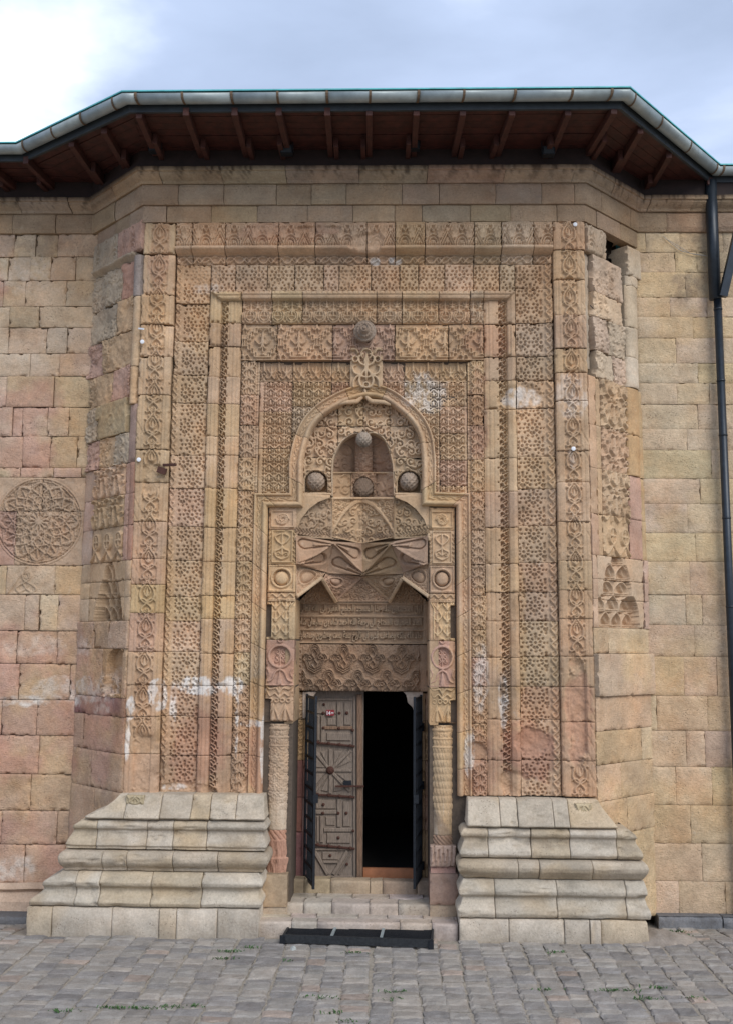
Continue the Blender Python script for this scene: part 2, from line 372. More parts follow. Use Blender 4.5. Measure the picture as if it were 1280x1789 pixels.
# A: tall chain of lotus buds in heart loops
TA = Tile(30, 60)
TA.sym([(15, 1), (6, 6), (2.5, 15), (4.5, 26), (10, 33), (13, 40), (9.5, 46), (6, 50), (9, 56), (15, 61)], 1.5)
TA.sym([(15, 12), (10.5, 17), (9.5, 24), (14.5, 33)], 1.1); TA.stroke([(15, 15), (15, 30)], 2.8, .4, sm=False)
TA.sym([(6, 27), (2, 31), (0.8, 29)], 1.3); TA.sym([(15, 4), (9, 9), (3, 8), (1.2, 5)], 1.5, .7); TA.sym([(9.5, 46), (4, 43), (1.3, 45.5)], 1.5, .9)
TA.curl(8.6, 37.5, 3.2, 0, 1, 1.0, .5, -1).curl(21.4, 37.5, 3.2, math.pi, 1, 1.0, .5, 1)
TA.sym([(15, 44), (11.5, 48), (13, 52)], 1.0); TA.dot(15, 48.5, 1.4)
TA.sym([(15, 36), (13.3, 38.2), (15, 41)], .9)
# narrow undulating vine
TV = Tile(13, 26)
TV.stroke([(3, -1), (9, 4), (10, 8), (6.5, 12), (3, 17), (3.5, 21), (6.5, 25.5), (9, 30)], 1.1); TV.stroke([(9, 14), (10.5, 19), (7, 21)], 1.5, .5); TV.stroke([(4, 2), (2.5, 7), (6, 8)], 1.5, .5)
# B handled analytically; C: jagged leaf comb
TC = Tile(18, 26)
for z_, a_ in ((0, 0), (13, 2)):
    TC.stroke([(0, z_ + 2), (5, z_ + 6), (9, z_ + 5 + a_), (15, z_ + 10)], 1.9, 1.0); TC.stroke([(9, z_ + 5), (12, z_ + 1), (16.5, z_ + 2)], 1.4, .8); TC.stroke([(5, z_ + 6), (7, z_ + 11), (12, z_ + 12.5)], 1.5, .7)
TC.stroke([(1.4, -2), (1.4, 30)], 1.8, sm=False)
for k_ in range(9): TC.dot(16.6, k_ * 2.9 + 1, .85)
# D: interlaced ovals
TD = Tile(26, 34)
zz = np.linspace(-2, 36, 22)
for ph in (0, math.pi):
    TD.stroke([(13 + 9.6 * math.sin(math.pi * z_ / 17 + ph), z_) for z_ in zz], 1.05, sm=False)
    TD.stroke([(13 + 5.2 * math.sin(math.pi * (z_) / 17 + ph), z_) for z_ in zz], .85, sm=False)
for z_ in (8.5, 25.5):
    TD.stroke([(13, z_ - 4.5), (13, z_ + 4.5)], 1.6, .5, sm=False); TD.sym([(3, z_), (.8, z_ + 3)], 1.2, .6); TD.sym([(3, z_), (.8, z_ - 3)], 1.2, .6)
for z_ in (0, 17): TD.sym([(9, z_), (4, z_ + 3.5), (1.5, z_ + 1)], 1.1, .6); TD.sym([(9, z_), (4, z_ - 3.5), (1.5, z_ - 1)], 1.1, .6)
# E: diaper of lozenges and darts
TE = Tile(17.5, 17.5, wrapu=True)
TE.stroke([(8.75, -1), (8.75, 5)], 1.0, sm=False); TE.stroke([(1.2, 13.4), (8.75, 6.2), (16.3, 13.4)], 1.25, sm=False, soft=.6); TE.stroke([(4.6, 15.4), (12.9, 15.4)], 1.0, sm=False, soft=.6); TE.stroke([(8.75, 9.6), (8.75, 12.6)], 1.5, .7, sm=False)
TE.stroke([(0, 3), (0, 10)], 2.2, .9, sm=False); TE.stroke([(3.6, 1.2), (5.8, 4.8), (3.2, 6.6)], .9); TE.stroke([(13.9, 1.2), (11.7, 4.8), (14.3, 6.6)], .9)
for dz, dx in ():
    q = lambda x_, y_: (x_ + dx, y_ + dz)
    TE.stroke([q(8.75, 1), q(16, 8.75), q(8.75, 16.5), q(1.5, 8.75), q(8.75, 1)], 1.0, sm=False)
    TE.stroke([q(8.75, 5), q(12, 8.75), q(8.75, 12.5), q(5.5, 8.75), q(8.75, 5)], .8, sm=False)
    TE.stroke([q(2.5, 14), q(6.5, 17.5), q(11, 17.5), q(15, 14)], 1.5, sm=False); TE.dot(*q(8.75, 8.75), 1.0); TE.stroke([q(8.75, 15), q(8.75, 20)], 1.2, sm=False)
# lotus arch frieze (top row)
TL = Tile(52, 39, wrapu=True, wrapv=False)
for r_, w_ in ((4, 1.2), (8.5, 1.2), (12.5, 1.3)): TL.ring(13, 2, r_, w_, ry=r_ * 1.35, a0=0, a1=180)
for k_ in (5, 10, 14): TL.stroke([(39 - k_, 2), (39, 2 + k_ * 2.0), (39 + k_, 2)], 1.2, sm=False)
TL.stroke([(39, 3), (39, 9)], 1.8, .4, sm=False); TL.stroke([(13, 3), (13, 7)], 1.8, .6, sm=False)
for x_ in (26, 0, 52):
    for a_ in (-8, -4, 0, 4, 8): TL.stroke([(x_ + a_ * .3, 12), (x_ + a_ * .7, 24), (x_ + a_, 34)], .9, 1.5)
for x_ in (13, 39): TL.sym([(x_, 24), (x_ - 4, 30), (x_ - 3, 36)], 1.2, .8); TL.dot(x_, 35, 1.6)
# wave ledge
TW = Tile(44, 15, wrapu=True, wrapv=False)
TW.stroke([(-2, 3), (6, 11), (14, 11), (22, 3), (30, 3), (38, 11), (46, 4)], 1.4); TW.stroke([(4, 2), (12, 6), (20, 12), (30, 12), (40, 3)], 1.1)
# rings and crosses
TR = Tile(25.5, 40, wrapu=True, wrapv=False)
TR.ring(12.75, 12.5, 10.8, 1.15); TR.ring(12.75, 12.5, 7.2, .9); TR.stroke([(8, 12), (17.5, 12)], .9, sm=False); TR.stroke([(12.75, 15), (12.75, 40)], 1.3, sm=False)
TR.stroke([(3, 25.5), (22, 25.5)], 1.2, sm=False); TR.stroke([(7, 33), (18, 33)], 1.0, sm=False)
TR.sym([(0, 39), (0, 31), (3.5, 28)], 1.1); TR.sym([(0, 34), (4, 35), (6, 38)], 1.3, .8); TR.sym([(0, 28), (3, 31), (8, 30)], 1.1, .6); TR.sym([(0, 2), (2.5, 5)], 1.4, .5)
# stepped meander with palmettes
TS = Tile(66, 60, wrapu=True, wrapv=False)
st = [(0, 30), (0, 24), (6, 24), (6, 18), (12, 18), (12, 12), (18, 12), (18, 6), (33, 6)]
for o_, w_ in ((0, 1.2), (4.2, .9)):
    TS.sym([(x_ + o_, y_ + o_ * .5) for x_, y_ in st[:-1]] + [(33, 6 + o_)], w_, sm=False); TS.sym([(x_ + o_, 60 - y_ - o_ * .5) for x_, y_ in st[:-1]] + [(33, 54 - o_)], w_, sm=False)
TS.stroke([(33, 50), (33, 33)], .5, 3.2, sm=False); TS.sym([(33, 34), (28, 27), (22, 30), (19, 34)], 1.6, .9); TS.sym([(33, 29), (29, 20), (26, 21)], 1.5, .8); TS.stroke([(33, 30), (33, 15)], 1.2, sm=False); TS.sym([(33, 40), (29, 38), (28, 43)], 1.0, .6)
TS.sym([(0, 6), (5, 9), (9, 5)], 1.7, .7); TS.sym([(0, 54), (5, 50), (9, 54)], 1.7, .7); TS.sym([(0, 1), (3, 15)], 1.2, .5); TS.sym([(0, 59), (3, 45)], 1.2, .5); TS.stroke([(0, .8), (66, .8)], 1.1, sm=False)
# fleur row
TF = Tile(27, 33, wrapu=True, wrapv=False)
TF.stroke([(13.5, 30), (13.5, 12)], .5, 2.2, sm=False); TF.sym([(13.5, 14), (8, 20), (6, 27)], 1.6, .7); TF.sym([(13.5, 12), (8, 6), (3, 9), (4.5, 14)], 1.3, .8); TF.sym([(0, 32), (0, 22), (4, 17)], 1.5, .7); TF.sym([(0, 6), (2, 2), (8, 1)], 1.1); TF.dot(0, 14, 1.8)
# free arabesque foliage
def foliage(W, H, seed, step=12, wrap=True, w_=1.15):
    t = Tile(W, H, wrapu=wrap, wrapv=wrap); r = random.Random(seed); nx, ny = max(1, round(W / step)), max(1, round(H / step))
    for i in range(nx):
        for j in range(ny):
            x_, y_ = (i + .5 + r.uniform(-.2, .2)) * W / nx, (j + .5 + r.uniform(-.2, .2)) * H / ny; a_ = r.uniform(0, 6.28)
            t.curl(x_, y_, step * .46, a_, 1.15, w_, w_ * .6, r.choice((-1, 1)))
            ex, ey = x_ + step * .46 * math.cos(a_), y_ + step * .46 * math.sin(a_)
            t.stroke([(ex, ey), (ex + step * .4 * math.cos(a_ + 1), ey + step * .4 * math.sin(a_ + 1)), (ex + step * .6 * math.cos(a_ + 2.2), ey + step * .6 * math.sin(a_ + 2.2))], w_ * 1.4, w_ * .5)
            t.dot(x_, y_, w_ * 1.3)
    return t
TG = foliage(60, 60, 3, 10, w_=1.0)
TG2 = foliage(72, 72, 5, 18, w_=1.9)
# cusped medallions of the lintel
TM = Tile(50, 74, wrapu=True, wrapv=False)
for o_, y0_, fl in ((0, 74, 1), (25, 37 - 3, 1)):
    for s_, w_ in ((1.0, .95), (.86, .7), (.70, .6)):
        pts = [(0, 0), (5, -2), (9, -8), (11, -14), (16, -15), (20, -18), (22.5, -24), (17, -27), (14, -33), (11, -40), (5, -43), (0, -46)]
        for sx in (1, -1):
            cx_ = 25; TM.stroke([(cx_ + o_ + sx * x_ * s_, y0_ - 24 + (y_ + 23) * s_ + (24 - 23)) for x_, y_ in pts], w_)
    for sx in (1, -1):
        TM.stroke([(25 + o_, y0_ - 8), (25 + o_ + sx * 5, y0_ - 16), (25 + o_, y0_ - 24), (25 + o_ + sx * 5, y0_ - 32), (25 + o_, y0_ - 38)], .8)
        TM.curl(25 + o_ + sx * 9, y0_ - 22, 4, 0, 1.1, .9, .5, sx)

TH = Tile(36, 62.354, wrapu=True)
for cx_, cy_ in ((18, 0), (0, 31.177)):
    for k_ in range(9):
        a_ = 2 * math.pi * k_ / 9 + .2; TH.stroke([(cx_ + 6.6 * math.cos(a_), cy_ + 6.6 * math.sin(a_)), (cx_ + 8.6 * math.cos(a_), cy_ + 8.6 * math.sin(a_))], 1.2, 2.0, sm=False, soft=1.1)
    for k_ in range(12):
        a_ = 2 * math.pi * k_ / 12; r_ = 14.6 if k_ % 2 else 15.0; TH.dot(cx_ + r_ * math.cos(a_), cy_ + r_ * math.sin(a_), 2.15 if k_ % 2 else 1.7, soft=1.1)
    TH.dot(cx_, cy_, 2.3, soft=1.2)
for k_ in range(2):
    for s_ in (-1, 1): TH.dot(0 + 18 * k_, (20.785 * s_ + 31.177 * k_), 2.1, soft=1.1)
def honey(x, z): return -TH(x / K * .98, z / K * .98)
def honey_old(x, z, per=.056):
    """pierced star lattice: pits on a triangular lattice, in rings of six round a smaller hub"""
    r3 = math.sqrt(3); best = np.full(x.shape, 9.0); hub = np.zeros(x.shape)
    for dx_, dz_ in ((0, 0), (.5, r3 / 2)):
        gx = np.round((x / per - dx_)) + dx_; gz = np.round((z / per - dz_) / r3) * r3 + dz_
        i = np.round(gx - gz / r3 * 1.0).astype(int); j = np.round(gz * 2 / r3).astype(int)
        h_ = ((i + j * 2) % 3 == 0)
        rr = np.hypot((x / per - gx), (z / per - gz) * 1.05)
        rr = rr * np.where(h_, 1.22, 1.0)
        best = np.minimum(best, rr)
    pit = 1 - ss(.27, .43, best)
    rib = np.abs(np.sin((x / per) * math.pi)) * .12
    return -pit + rib * (1 - pit)

# ================================================================ layout of the portal
X = lambda px, py=900, Y=0.0: float(P(px, py, Y)[0])
Z = lambda py, px=634, Y=0.0: float(P(px, py, Y)[2])
PL0 = Plane((0, 0, 0), (1, 0, 0), (0, -1, 0))
RB = 0.88                                                     # how far the flanking walls stand back
XL0, XR0 = X(231), X(1033)
PLW = Plane((0, RB, 0), (1, 0, 0), (0, -1, 0))
q2 = math.sqrt(.5)
PCR = Plane((XR0, 0, 0), (q2, q2, 0), (q2, -q2, 0))           # right splayed side
PCL = Plane((XL0 - RB, RB, 0), (q2, -q2, 0), (-q2, -q2, 0))   # left splayed side
CW = RB / q2

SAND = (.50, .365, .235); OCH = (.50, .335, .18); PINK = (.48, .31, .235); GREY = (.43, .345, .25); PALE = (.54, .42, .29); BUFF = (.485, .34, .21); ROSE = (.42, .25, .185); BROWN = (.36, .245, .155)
def pick(ws, mixin=.62):
    k = random.choices(list(ws), weights=list(ws.values()))[0]
    mean = sum(np.array(a) * w_ for a, w_ in ws.items()) / sum(ws.values())
    b = (np.array(k) * (1 - mixin) + mean * mixin) * random.uniform(.92, 1.09); return b * np.array([1, random.uniform(.97, 1.03), random.uniform(.94, 1.06)])
PORT = {BUFF: 7, SAND: 3, PINK: 1.5, GREY: 1.5, OCH: 1.2, ROSE: .25}

# knots across the nested frames, outermost to innermost
KL = [X(p) for p in (231, 247, 277, 291, 304, 354, 376, 390, 412.5, 446.5)]
KR = [X(p) for p in (1033, 1017, 989, 974, 957, 906, 889, 871.5, 848, 818)]
KT = [Z(p) for p in (387, 389, 428, 441, 457, 505, 521, 541, 562, 626)]
T_ = list(range(10))
def tside(x):
    xm = (KL[-1] + KR[-1]) / 2
    return np.where(x < xm, np.interp(x, KL, T_, left=-.5, right=10), np.interp(-x, [-k for k in KR], T_, left=-.5, right=10))
def ttop(z): return np.interp(-z, [-k for k in KT], T_, left=-.5, right=10)
BT = [0, .2, 1, 1.001, 2, 2.001, 2.9, 3, 3.02, 4, 4.02, 4.98, 5, 5.4, 5.9, 6, 7, 7.02, 7.5, 8, 8.02, 8.98, 9, 9.01, 10.1]
BD = [-.03, 0, 0, -.016, -.016, 0, -.015, -.06, -.085, -.095, -.095, -.095, -.07, -.05, -.075, -.125, -.135, -.075, -.075, -.095, -.11, -.11, -.10, -.165, -.165]
# worn and broken places: (px, py, rx, ry, strength)
WEAR = [(250, 1350, 32, 75, 1), (320, 1385, 60, 14, .8), (1010, 1240, 22, 95, 1), (930, 1295, 30, 26, 1), (900, 1370, 25, 22, .9), (832, 1320, 20, 22, .9), (915, 690, 40, 24, .9),
        (350, 480, 32, 22, .55), (870, 1250, 10, 60, .5), (440, 1375, 20, 22, .8), (560, 400, 40, 8, .7), (640, 425, 30, 20, .7), (470, 400, 30, 10, .5), (265, 835, 26, 26, .8), (600, 480, 20, 15, .4), (760, 690, 50, 20, .45), (395, 1385, 18, 60, .5)]
WEARW = [(X(a, b), Z(b, a), rx * K, rz * K, s) for a, b, rx, rz, s in WEAR]
SALT = [(275, 1215, 14, 28, .9), (345, 1200, 38, 16, .95), (405, 1200, 20, 18, .7), (460, 1290, 5, 70, .8), (440, 1265, 30, 6, .6), (228, 1235, 8, 22, .9), (222, 1290, 5, 40, .7), (880, 1225, 8, 45, .5), (840, 1180, 14, 60, .35), (1000, 690, 30, 40, .25), (915, 690, 34, 18, .45),
        (820, 1310, 10, 45, .45), (690, 450, 12, 8, .8), (655, 452, 9, 7, .8), (745, 680, 45, 35, .45), (300, 1235, 6, 40, .55), (412, 1260, 4, 60, .6), (1000, 800, 8, 20, .3), (360, 500, 30, 12, .3), (300, 1378, 22, 6, .5)]
SALTW = [(X(a, b), Z(b, a), rx * K, rz * K, s) for a, b, rx, rz, s in SALT]
RED = [(340, 1310, 50, 60, .5), (450, 1330, 25, 70, .6), (925, 1310, 45, 55, .75), (1010, 1250, 25, 80, .5), (500, 405, 90, 22, .35), (278, 440, 20, 75, .4), (835, 720, 22, 80, .5), (850, 590, 40, 30, .4), (1005, 640, 20, 60, .15), (840, 1340, 30, 60, .4)]
REDW = [(X(a, b), Z(b, a), rx * K, rz * K, s) for a, b, rx, rz, s in RED]
OCHR = [(365, 1000, 16, 200, .6), (402, 930, 14, 120, .6), (402, 1180, 14, 100, .5), (450, 1225, 18, 50, .7), (285, 1100, 14, 200, .4), (870, 1080, 40, 90, .45), (800, 1180, 14, 90, .6), (905, 1100, 16, 120, .5), (262, 560, 40, 60, .35), (360, 570, 40, 50, .4), (780, 1290, 12, 40, .6), (430, 900, 12, 70, .5), (470, 900, 12, 60, .3)]
OCHW = [(X(a, b), Z(b, a), rx * K, rz * K, s) for a, b, rx, rz, s in OCHR]
def blobs(L, x, z, nz=.9):
    r = np.zeros(np.shape(x)); n = fbm(x, z, .16, 41, 4) - .5
    for cx, cz, rx, rz, s in L:
        e_ = ((x - cx) / rx) ** 2 + ((z - cz) / rz) ** 2 + n * 2.2 * nz
        r = np.maximum(r, s * (1 - ss(.6, 1.25, e_)))
    return r
def tintf(U, Zz, c):
    n2 = .85 + .3 * fbm(U, Zz, .5, 77, 4)
    c = c * n2[..., None]
    low = ss(Z(1150), Z(1330), Zz)[..., None] * .25 * vn(U, Zz, .4, 12)[..., None] * 2
    c = c * (1 - low * .5) + np.array((.40, .22, .14)) * low * .5
    r = blobs(OCHW, U, Zz)[..., None]; c = c * (1 - r * .7) + np.array((.52, .33, .155)) * r * .7
    r = blobs(REDW, U, Zz)[..., None]; c = c * (1 - r * .7) + np.array((.36, .17, .125)) * r * .7
    s = blobs(SALTW, U, Zz) * (.15 + 1.3 * ss(.3, .62, fbm(U * 1.6, Zz * .8, .07, 5, 4))); s = np.clip(s, 0, .88)[..., None]
    return c * (1 - s) + np.array((.70, .66, .61)) * s

def front(x, z):
    ts, tt = tside(x), ttop(z)
    sidew = (ts < tt) | (ts < 3) | ((ts >= 6) & (ts < 8) & (tt > 6))
    top8 = (tt >= 8) & (tt < 9) & (ts >= 8); sidew &= ~top8
    t = np.where(sidew, ts, tt)
    t = np.where((ts < 3), ts, t)
    d = np.interp(t, BT, BD)
    u = t - np.floor(t); v = z / K; h = x / K
    o = np.zeros_like(d); S_ = sidew; T = ~sidew
    def put_(m, val):
        nonlocal o
        o = np.where(m, val, o)
    left = x < 0
    put_(S_ & (t >= 1) & (t < 2), .034 * TA(u * 30, v))
    put_(S_ & (t >= 3) & (t < 4), .028 * TV(u * 13, v))
    put_((t >= 4.04) & (t < 4.97), .034 * honey(x, z))
    put_(S_ & (t >= 6) & (t < 7), .06 * TC((1 - u) * 18, v))
    put_(S_ & (t >= 8) & (t < 9), .034 * TD(np.clip(u * 1.22 - .02, 0, 1) * 26, v) - .012 * (np.abs(u - .86) < .03))
    put_(T & (t >= 1) & (t < 2), .042 * TL(h, (2 - t) * 39))
    put_(T & (t >= 3) & (t < 4), .04 * TW(h, (4 - t) * 15) - .03)
    put_(T & (t >= 6) & (t < 8), .036 * TR(h, (8 - t) * 20))
    put_(T & (t >= 8) & (t < 9), .042 * TS(h + 27, (9 - t) * 60))
    # mouldings
    put_((t >= 2.02) & (t < 2.95), -.009 * (np.abs(np.sin(u * math.pi * 2.5)) < .22))
    put_(S_ & (((t >= 5) & (t < 6)) | ((t >= 7) & (t < 8))), -.010 * (np.abs(np.sin(u * math.pi * 3.2)) < .25))
    put_(T & (t >= 2) & (t < 3), .065 * ss(0, .3, u) - .065 * ss(.5, .9, u))
    put_(T & (t >= 5) & (t < 6), .05 * ss(.0, .12, u) * (1 - .35 * (u < .35) * (np.abs(np.sin(h / 9.5 * math.pi)) < .35)) - .012 * (np.abs(u - .55) < .06))
    put_(T & (t >= 5.9) & (t < 6), -.0)
    # field inside
    fm = t >= 9.01
    zf1, zf2 = Z(628), Z(662); xi = [X(452), X(814)]
    put_(fm, .040 * TE(h + 3, v))
    put_(fm & (z > zf2), .040 * TF(h, (z - zf2) / K))
    put_(fm & (np.abs(z - zf2 - .006) < .007), .028)
    put_(fm & (z < zf2) & (np.minimum(x - xi[0], xi[1] - x) < .012), .028)
    wr = blobs(WEARW, x, z, .7)
    o = o * (1 - .92 * wr) - .03 * wr * (.4 + 1.2 * fbm(x, z, .09, 60, 3))
    # outer moulding chevrons on the right/left edge strip
    put2 = (ts >= 0) & (ts < 1) & (tt > 1)
    o = np.where(put2, -.01 * (np.abs(((v * .5 + h) % 14) - 7) < 1.0) * (fbm(x, z, .3, 8, 2) > .5) - .008 * (np.abs(ts - .62) < .07), o)
    return d + o

portal = empty('portal', (0, .3, 0), 'tall carved stone doorway front with nested ornament bands, pointed niche and stepped pale plinths', 'portal')
def arch_pts():
    L = [(505, 862), (505, 806), (512.5, 771), (526.6, 736), (548, 711), (576, 692), (607, 678), (639, 671)]
    R = [(674, 676), (706, 695), (737.6, 725), (755, 760), (761, 803), (761, 860)]
    return L, R
AL, AR = arch_pts()
YF = .10
W2 = lambda pts, Y=YF: np.array([[P(a, b, Y)[0], P(a, b, Y)[2]] for a, b in pts])
sm_arch = W2(AL[:1] + [tuple(p) for p in crom(AL[1:] + AR[:-1], 6)] + AR[-1:])
def inside(pts, x, z):
    x, z = np.asarray(x), np.asarray(z); r = np.zeros(x.shape, bool); n = len(pts)
    for i in range(n):
        (x1, z1), (x2, z2) = pts[i], pts[(i + 1) % n]
        if z1 == z2: continue
        c = ((z1 > z) != (z2 > z)) & (x < (x2 - x1) * (z - z1) / (z2 - z1) + x1); r ^= c
    return r
# -------- side bands, stone by stone
LJ = {0: [387, 443, 514, 566, 622, 690, 785, 842, 911, 976, 1021, 1071, 1139, 1197, 1252, 1318, 1391],
      1: [457, 526, 592, 652, 701, 793, 851, 918, 978, 1042, 1085, 1139, 1199, 1252, 1322, 1391],
      2: [505, 560, 602, 655, 703, 760, 793, 851, 920, 981, 1040, 1081, 1142, 1199, 1255, 1322, 1391],
      3: [627, 686, 740, 797, 855, 920, 979, 1032, 1080, 1140, 1197, 1252, 1318, 1388]}
RJ = {0: [387, 435, 487, 549, 608, 650, 700, 787, 842, 911, 979, 1031, 1081, 1147, 1200, 1262, 1330, 1393],
      1: [457, 500, 560, 618, 661, 710, 795, 852, 917, 982, 1034, 1085, 1147, 1200, 1258, 1330, 1393],
      2: [505, 562, 620, 661, 712, 798, 857, 920, 984, 1034, 1085, 1149, 1200, 1258, 1330, 1393],
      3: [627, 686, 740, 800, 857, 925, 985, 1040, 1100, 1149, 1200, 1265, 1330, 1393]}
GR = [(0, 3), (3, 5), (5, 8), (8, 9)]
for KK, JJ, sx in ((KL, LJ, 1), (KR, RJ, -1)):
    for g, (a, b) in enumerate(GR):
        xa, xb = sorted((KK[a], KK[b])); j = JJ[g]
        pxm = 640 + (xa + xb) / 2 / K
        for i in range(len(j) - 1):
            zt, zb = Z(j[i], pxm), Z(j[i + 1], pxm)
            if i == 0: zt = (KT[0], KT[4], KT[5], KT[9])[g]
            c = pick(PORT)
            if j[i] > 1180: c = c * .6 + np.array(OCH) * .15 + np.array(ROSE) * .25
            up_ = j[i] < 700; o_ = random.uniform(-.008, .008) * (2.6 if up_ else 1)
            rstone('carved_stone', PL0, xa, xb, zb, zt, (lambda x, z, o_=o_: front(x, z) + o_), portal, c, tint=tintf, gap=.0022 if not up_ else random.choice((.003, .005, .007)), chip=1 if not up_ else 2.2)
# -------- top rows
def row(xa, xb, za, zb, js, name='frieze_stone', gp=.0045):
    xs = [xa] + [X(p, 450) for p in js] + [xb]
    for i in range(len(xs) - 1):
        o_ = random.uniform(-.009, .009)
        rstone(name, PL0, xs[i], xs[i + 1], za, zb, (lambda x, z, o_=o_: front(x, z) + o_), portal, pick(PORT), tint=tintf, gap=gp)
row(KL[3], KR[3], KT[4], KT[0], [335, 393, 486, 550, 640, 690, 742, 828, 876, 932])
row(KL[5], KR[5], KT[5], KT[4], [411, 466, 514, 565, 592, 648, 698, 731, 777, 827, 873])
row(KL[8], KR[8], KT[8], KT[5], [476, 529, 658, 702, 766, 821])
row(KL[8], KR[8], KT[9], KT[8], [486, 582, 690, 783])
# -------- diaper field, clipped to the arch
arch_in = W2([(508, 880), (508, 806), (515.5, 772), (529.6, 739), (551, 714), (578, 696), (608, 682), (639, 675), (672, 680), (703, 698), (734, 728), (752, 762), (758, 803), (758, 880)])
fx = [KL[9], X(505), X(575), X(640), X(706), X(768), KR[9]]; fz = [Z(p) for p in (627, 662, 705, 752, 800, 845, 868)]
fy = [Z(p) for p in (627, 662, 715, 780, 868)]
for i in range(6):
    zz_ = fz if i % 2 else fy
    for j in range(len(zz_) - 1):
        if zz_[j + 1] < Z(740) and 1 < i < 4: continue
        cx_ = np.array([fx[i], fx[i + 1], fx[i + 1], fx[i]]); cz_ = np.array([zz_[j], zz_[j], zz_[j + 1], zz_[j + 1]])
        ins = inside(arch_in, cx_, cz_)
        if ins.all(): continue
        near = inside(arch_in, *np.meshgrid(np.linspace(fx[i], fx[i + 1], 12), np.linspace(zz_[j + 1], zz_[j], 12))).any()
        rstone('diaper_stone', PL0, fx[i], fx[i + 1], zz_[j + 1], zz_[j], front, portal, pick({BUFF: 4, SAND: 2, PINK: 1, GREY: .6}), tint=tintf, mask=(lambda U, Zz: ~inside(arch_in, (U[:-1, :-1] + U[1:, 1:]) / 2, (Zz[:-1, :-1] + Zz[1:, 1:]) / 2)) if near else None)

# -------- swept frame of the arch: bead, vine, roll
def sweep(name, path, Wd, fn, Y0, parent, cuts, colf, ns=.009, nt=22, mat=None, side=1, breaks=None):
    """path (n,2) in x,z; normals to the right of travel; fn(s,t) relief"""
    p = np.array(path, float); d = np.diff(p, axis=0); L = np.linalg.norm(d, axis=1); d = d / L[:, None]
    nn = np.stack([d[:, 1], -d[:, 0]], 1) * side
    mv = np.zeros_like(p); mv[0] = nn[0]; mv[-1] = nn[-1]
    for i in range(1, len(p) - 1): mv[i] = (nn[i - 1] + nn[i]) / max(.3, 1 + nn[i - 1] @ nn[i])
    cum = np.concatenate([[0], np.cumsum(L)])
    if breaks is None: breaks = np.linspace(0, cum[-1], cuts + 1)
    for k in range(len(breaks) - 1):
        a, b = breaks[k] + .002, breaks[k + 1] - .002; n = max(3, int((b - a) / ns)); s = np.linspace(a, b, n)
        s = np.sort(np.concatenate([s, cum[(cum > a) & (cum < b)]]))
        base = np.stack([np.interp(s, cum, p[:, c]) for c in (0, 1)], 1)
        m = np.stack([np.interp(s, cum, mv[:, c]) for c in (0, 1)], 1)
        t = np.linspace(0, Wd, nt); Sg, Tg = np.meshgrid(s, t, indexing='ij')
        XZ = base[:, None, :] + m[:, None, :] * t[None, :, None]
        dd = fn(Sg, Tg) + random.uniform(-.003, .003) + .004 * (fbm(XZ[..., 0], XZ[..., 1], .05, 9, 3) - .5)
        es = np.minimum(Sg - a, b - Sg); dd = dd - .006 * np.clip(1 - es / .008, 0, 1)
        V = np.stack([XZ[..., 0], Y0 - dd, XZ[..., 1]], -1); n = len(s)
        # returns on both long edges
        Vb = V.copy(); e0 = V[:, :1].copy(); e1 = V[:, -1:].copy(); e0[..., 1] += .12; e1[..., 1] += .16
        V = np.concatenate([e0, V, e1], 1); m_ = V.shape[1]
        c = np.ones(V.shape) * np.array(colf(k))[None, None, :]
        c = tintf(V[..., 0], V[..., 2], c)
        Q = gridquads(n, m_)
        if side > 0: Q = Q[:, ::-1]
        quadmesh(name, V.reshape(-1, 3), Q, c.reshape(-1, 3), mat or M['carved'], parent)
def fprof(s, t):
    d = .028 * np.sqrt(np.clip(1 - ((t - .014) / .015) ** 2, 0, 1))
    d = d + .016 * TV((t - .036) / .062 * 13, s / K) * ((t > .036) & (t < .098)) - .012 * ((t > .03) & (t < .104))
    d = d + .045 * np.sqrt(np.clip(1 - ((t - .137) / .030) ** 2, 0, 1)) + .01 * (t > .104)
    return d
path = np.vstack([W2([(444.5, 1391), (444.5, 862), (505, 862)]), sm_arch[1:-1], W2([(761, 860), (820.5, 862), (820.5, 1391)])])
path[0, 0] = path[1, 0]; path[-1, 0] = path[-2, 0]
Lp = np.concatenate([[0], np.cumsum(np.linalg.norm(np.diff(path, axis=0), axis=1))])
br = [0]
while br[-1] < Lp[-1] - .5: br.append(br[-1] + random.uniform(.38, .56))
br.append(Lp[-1])
sweep('frame_stone', path, .172, fprof, YF, portal, 0, lambda k: pick({SAND: 4, BUFF: 3, OCH: 1}), breaks=br, nt=26)

# keystone point of the inner roll
bb = B()
for sx in (-1, 1):
    bb.tube([P(636 + sx * x_, y_, YF - .018) for x_, y_ in ((46, 707), (34, 702.5), (22, 702), (12, 701), (5, 694), (0.3, 678))], [.018, .029, .032, .031, .026, .012], 10)
o = bb.build('arch_tip', M['carved'], portal, True, SAND)

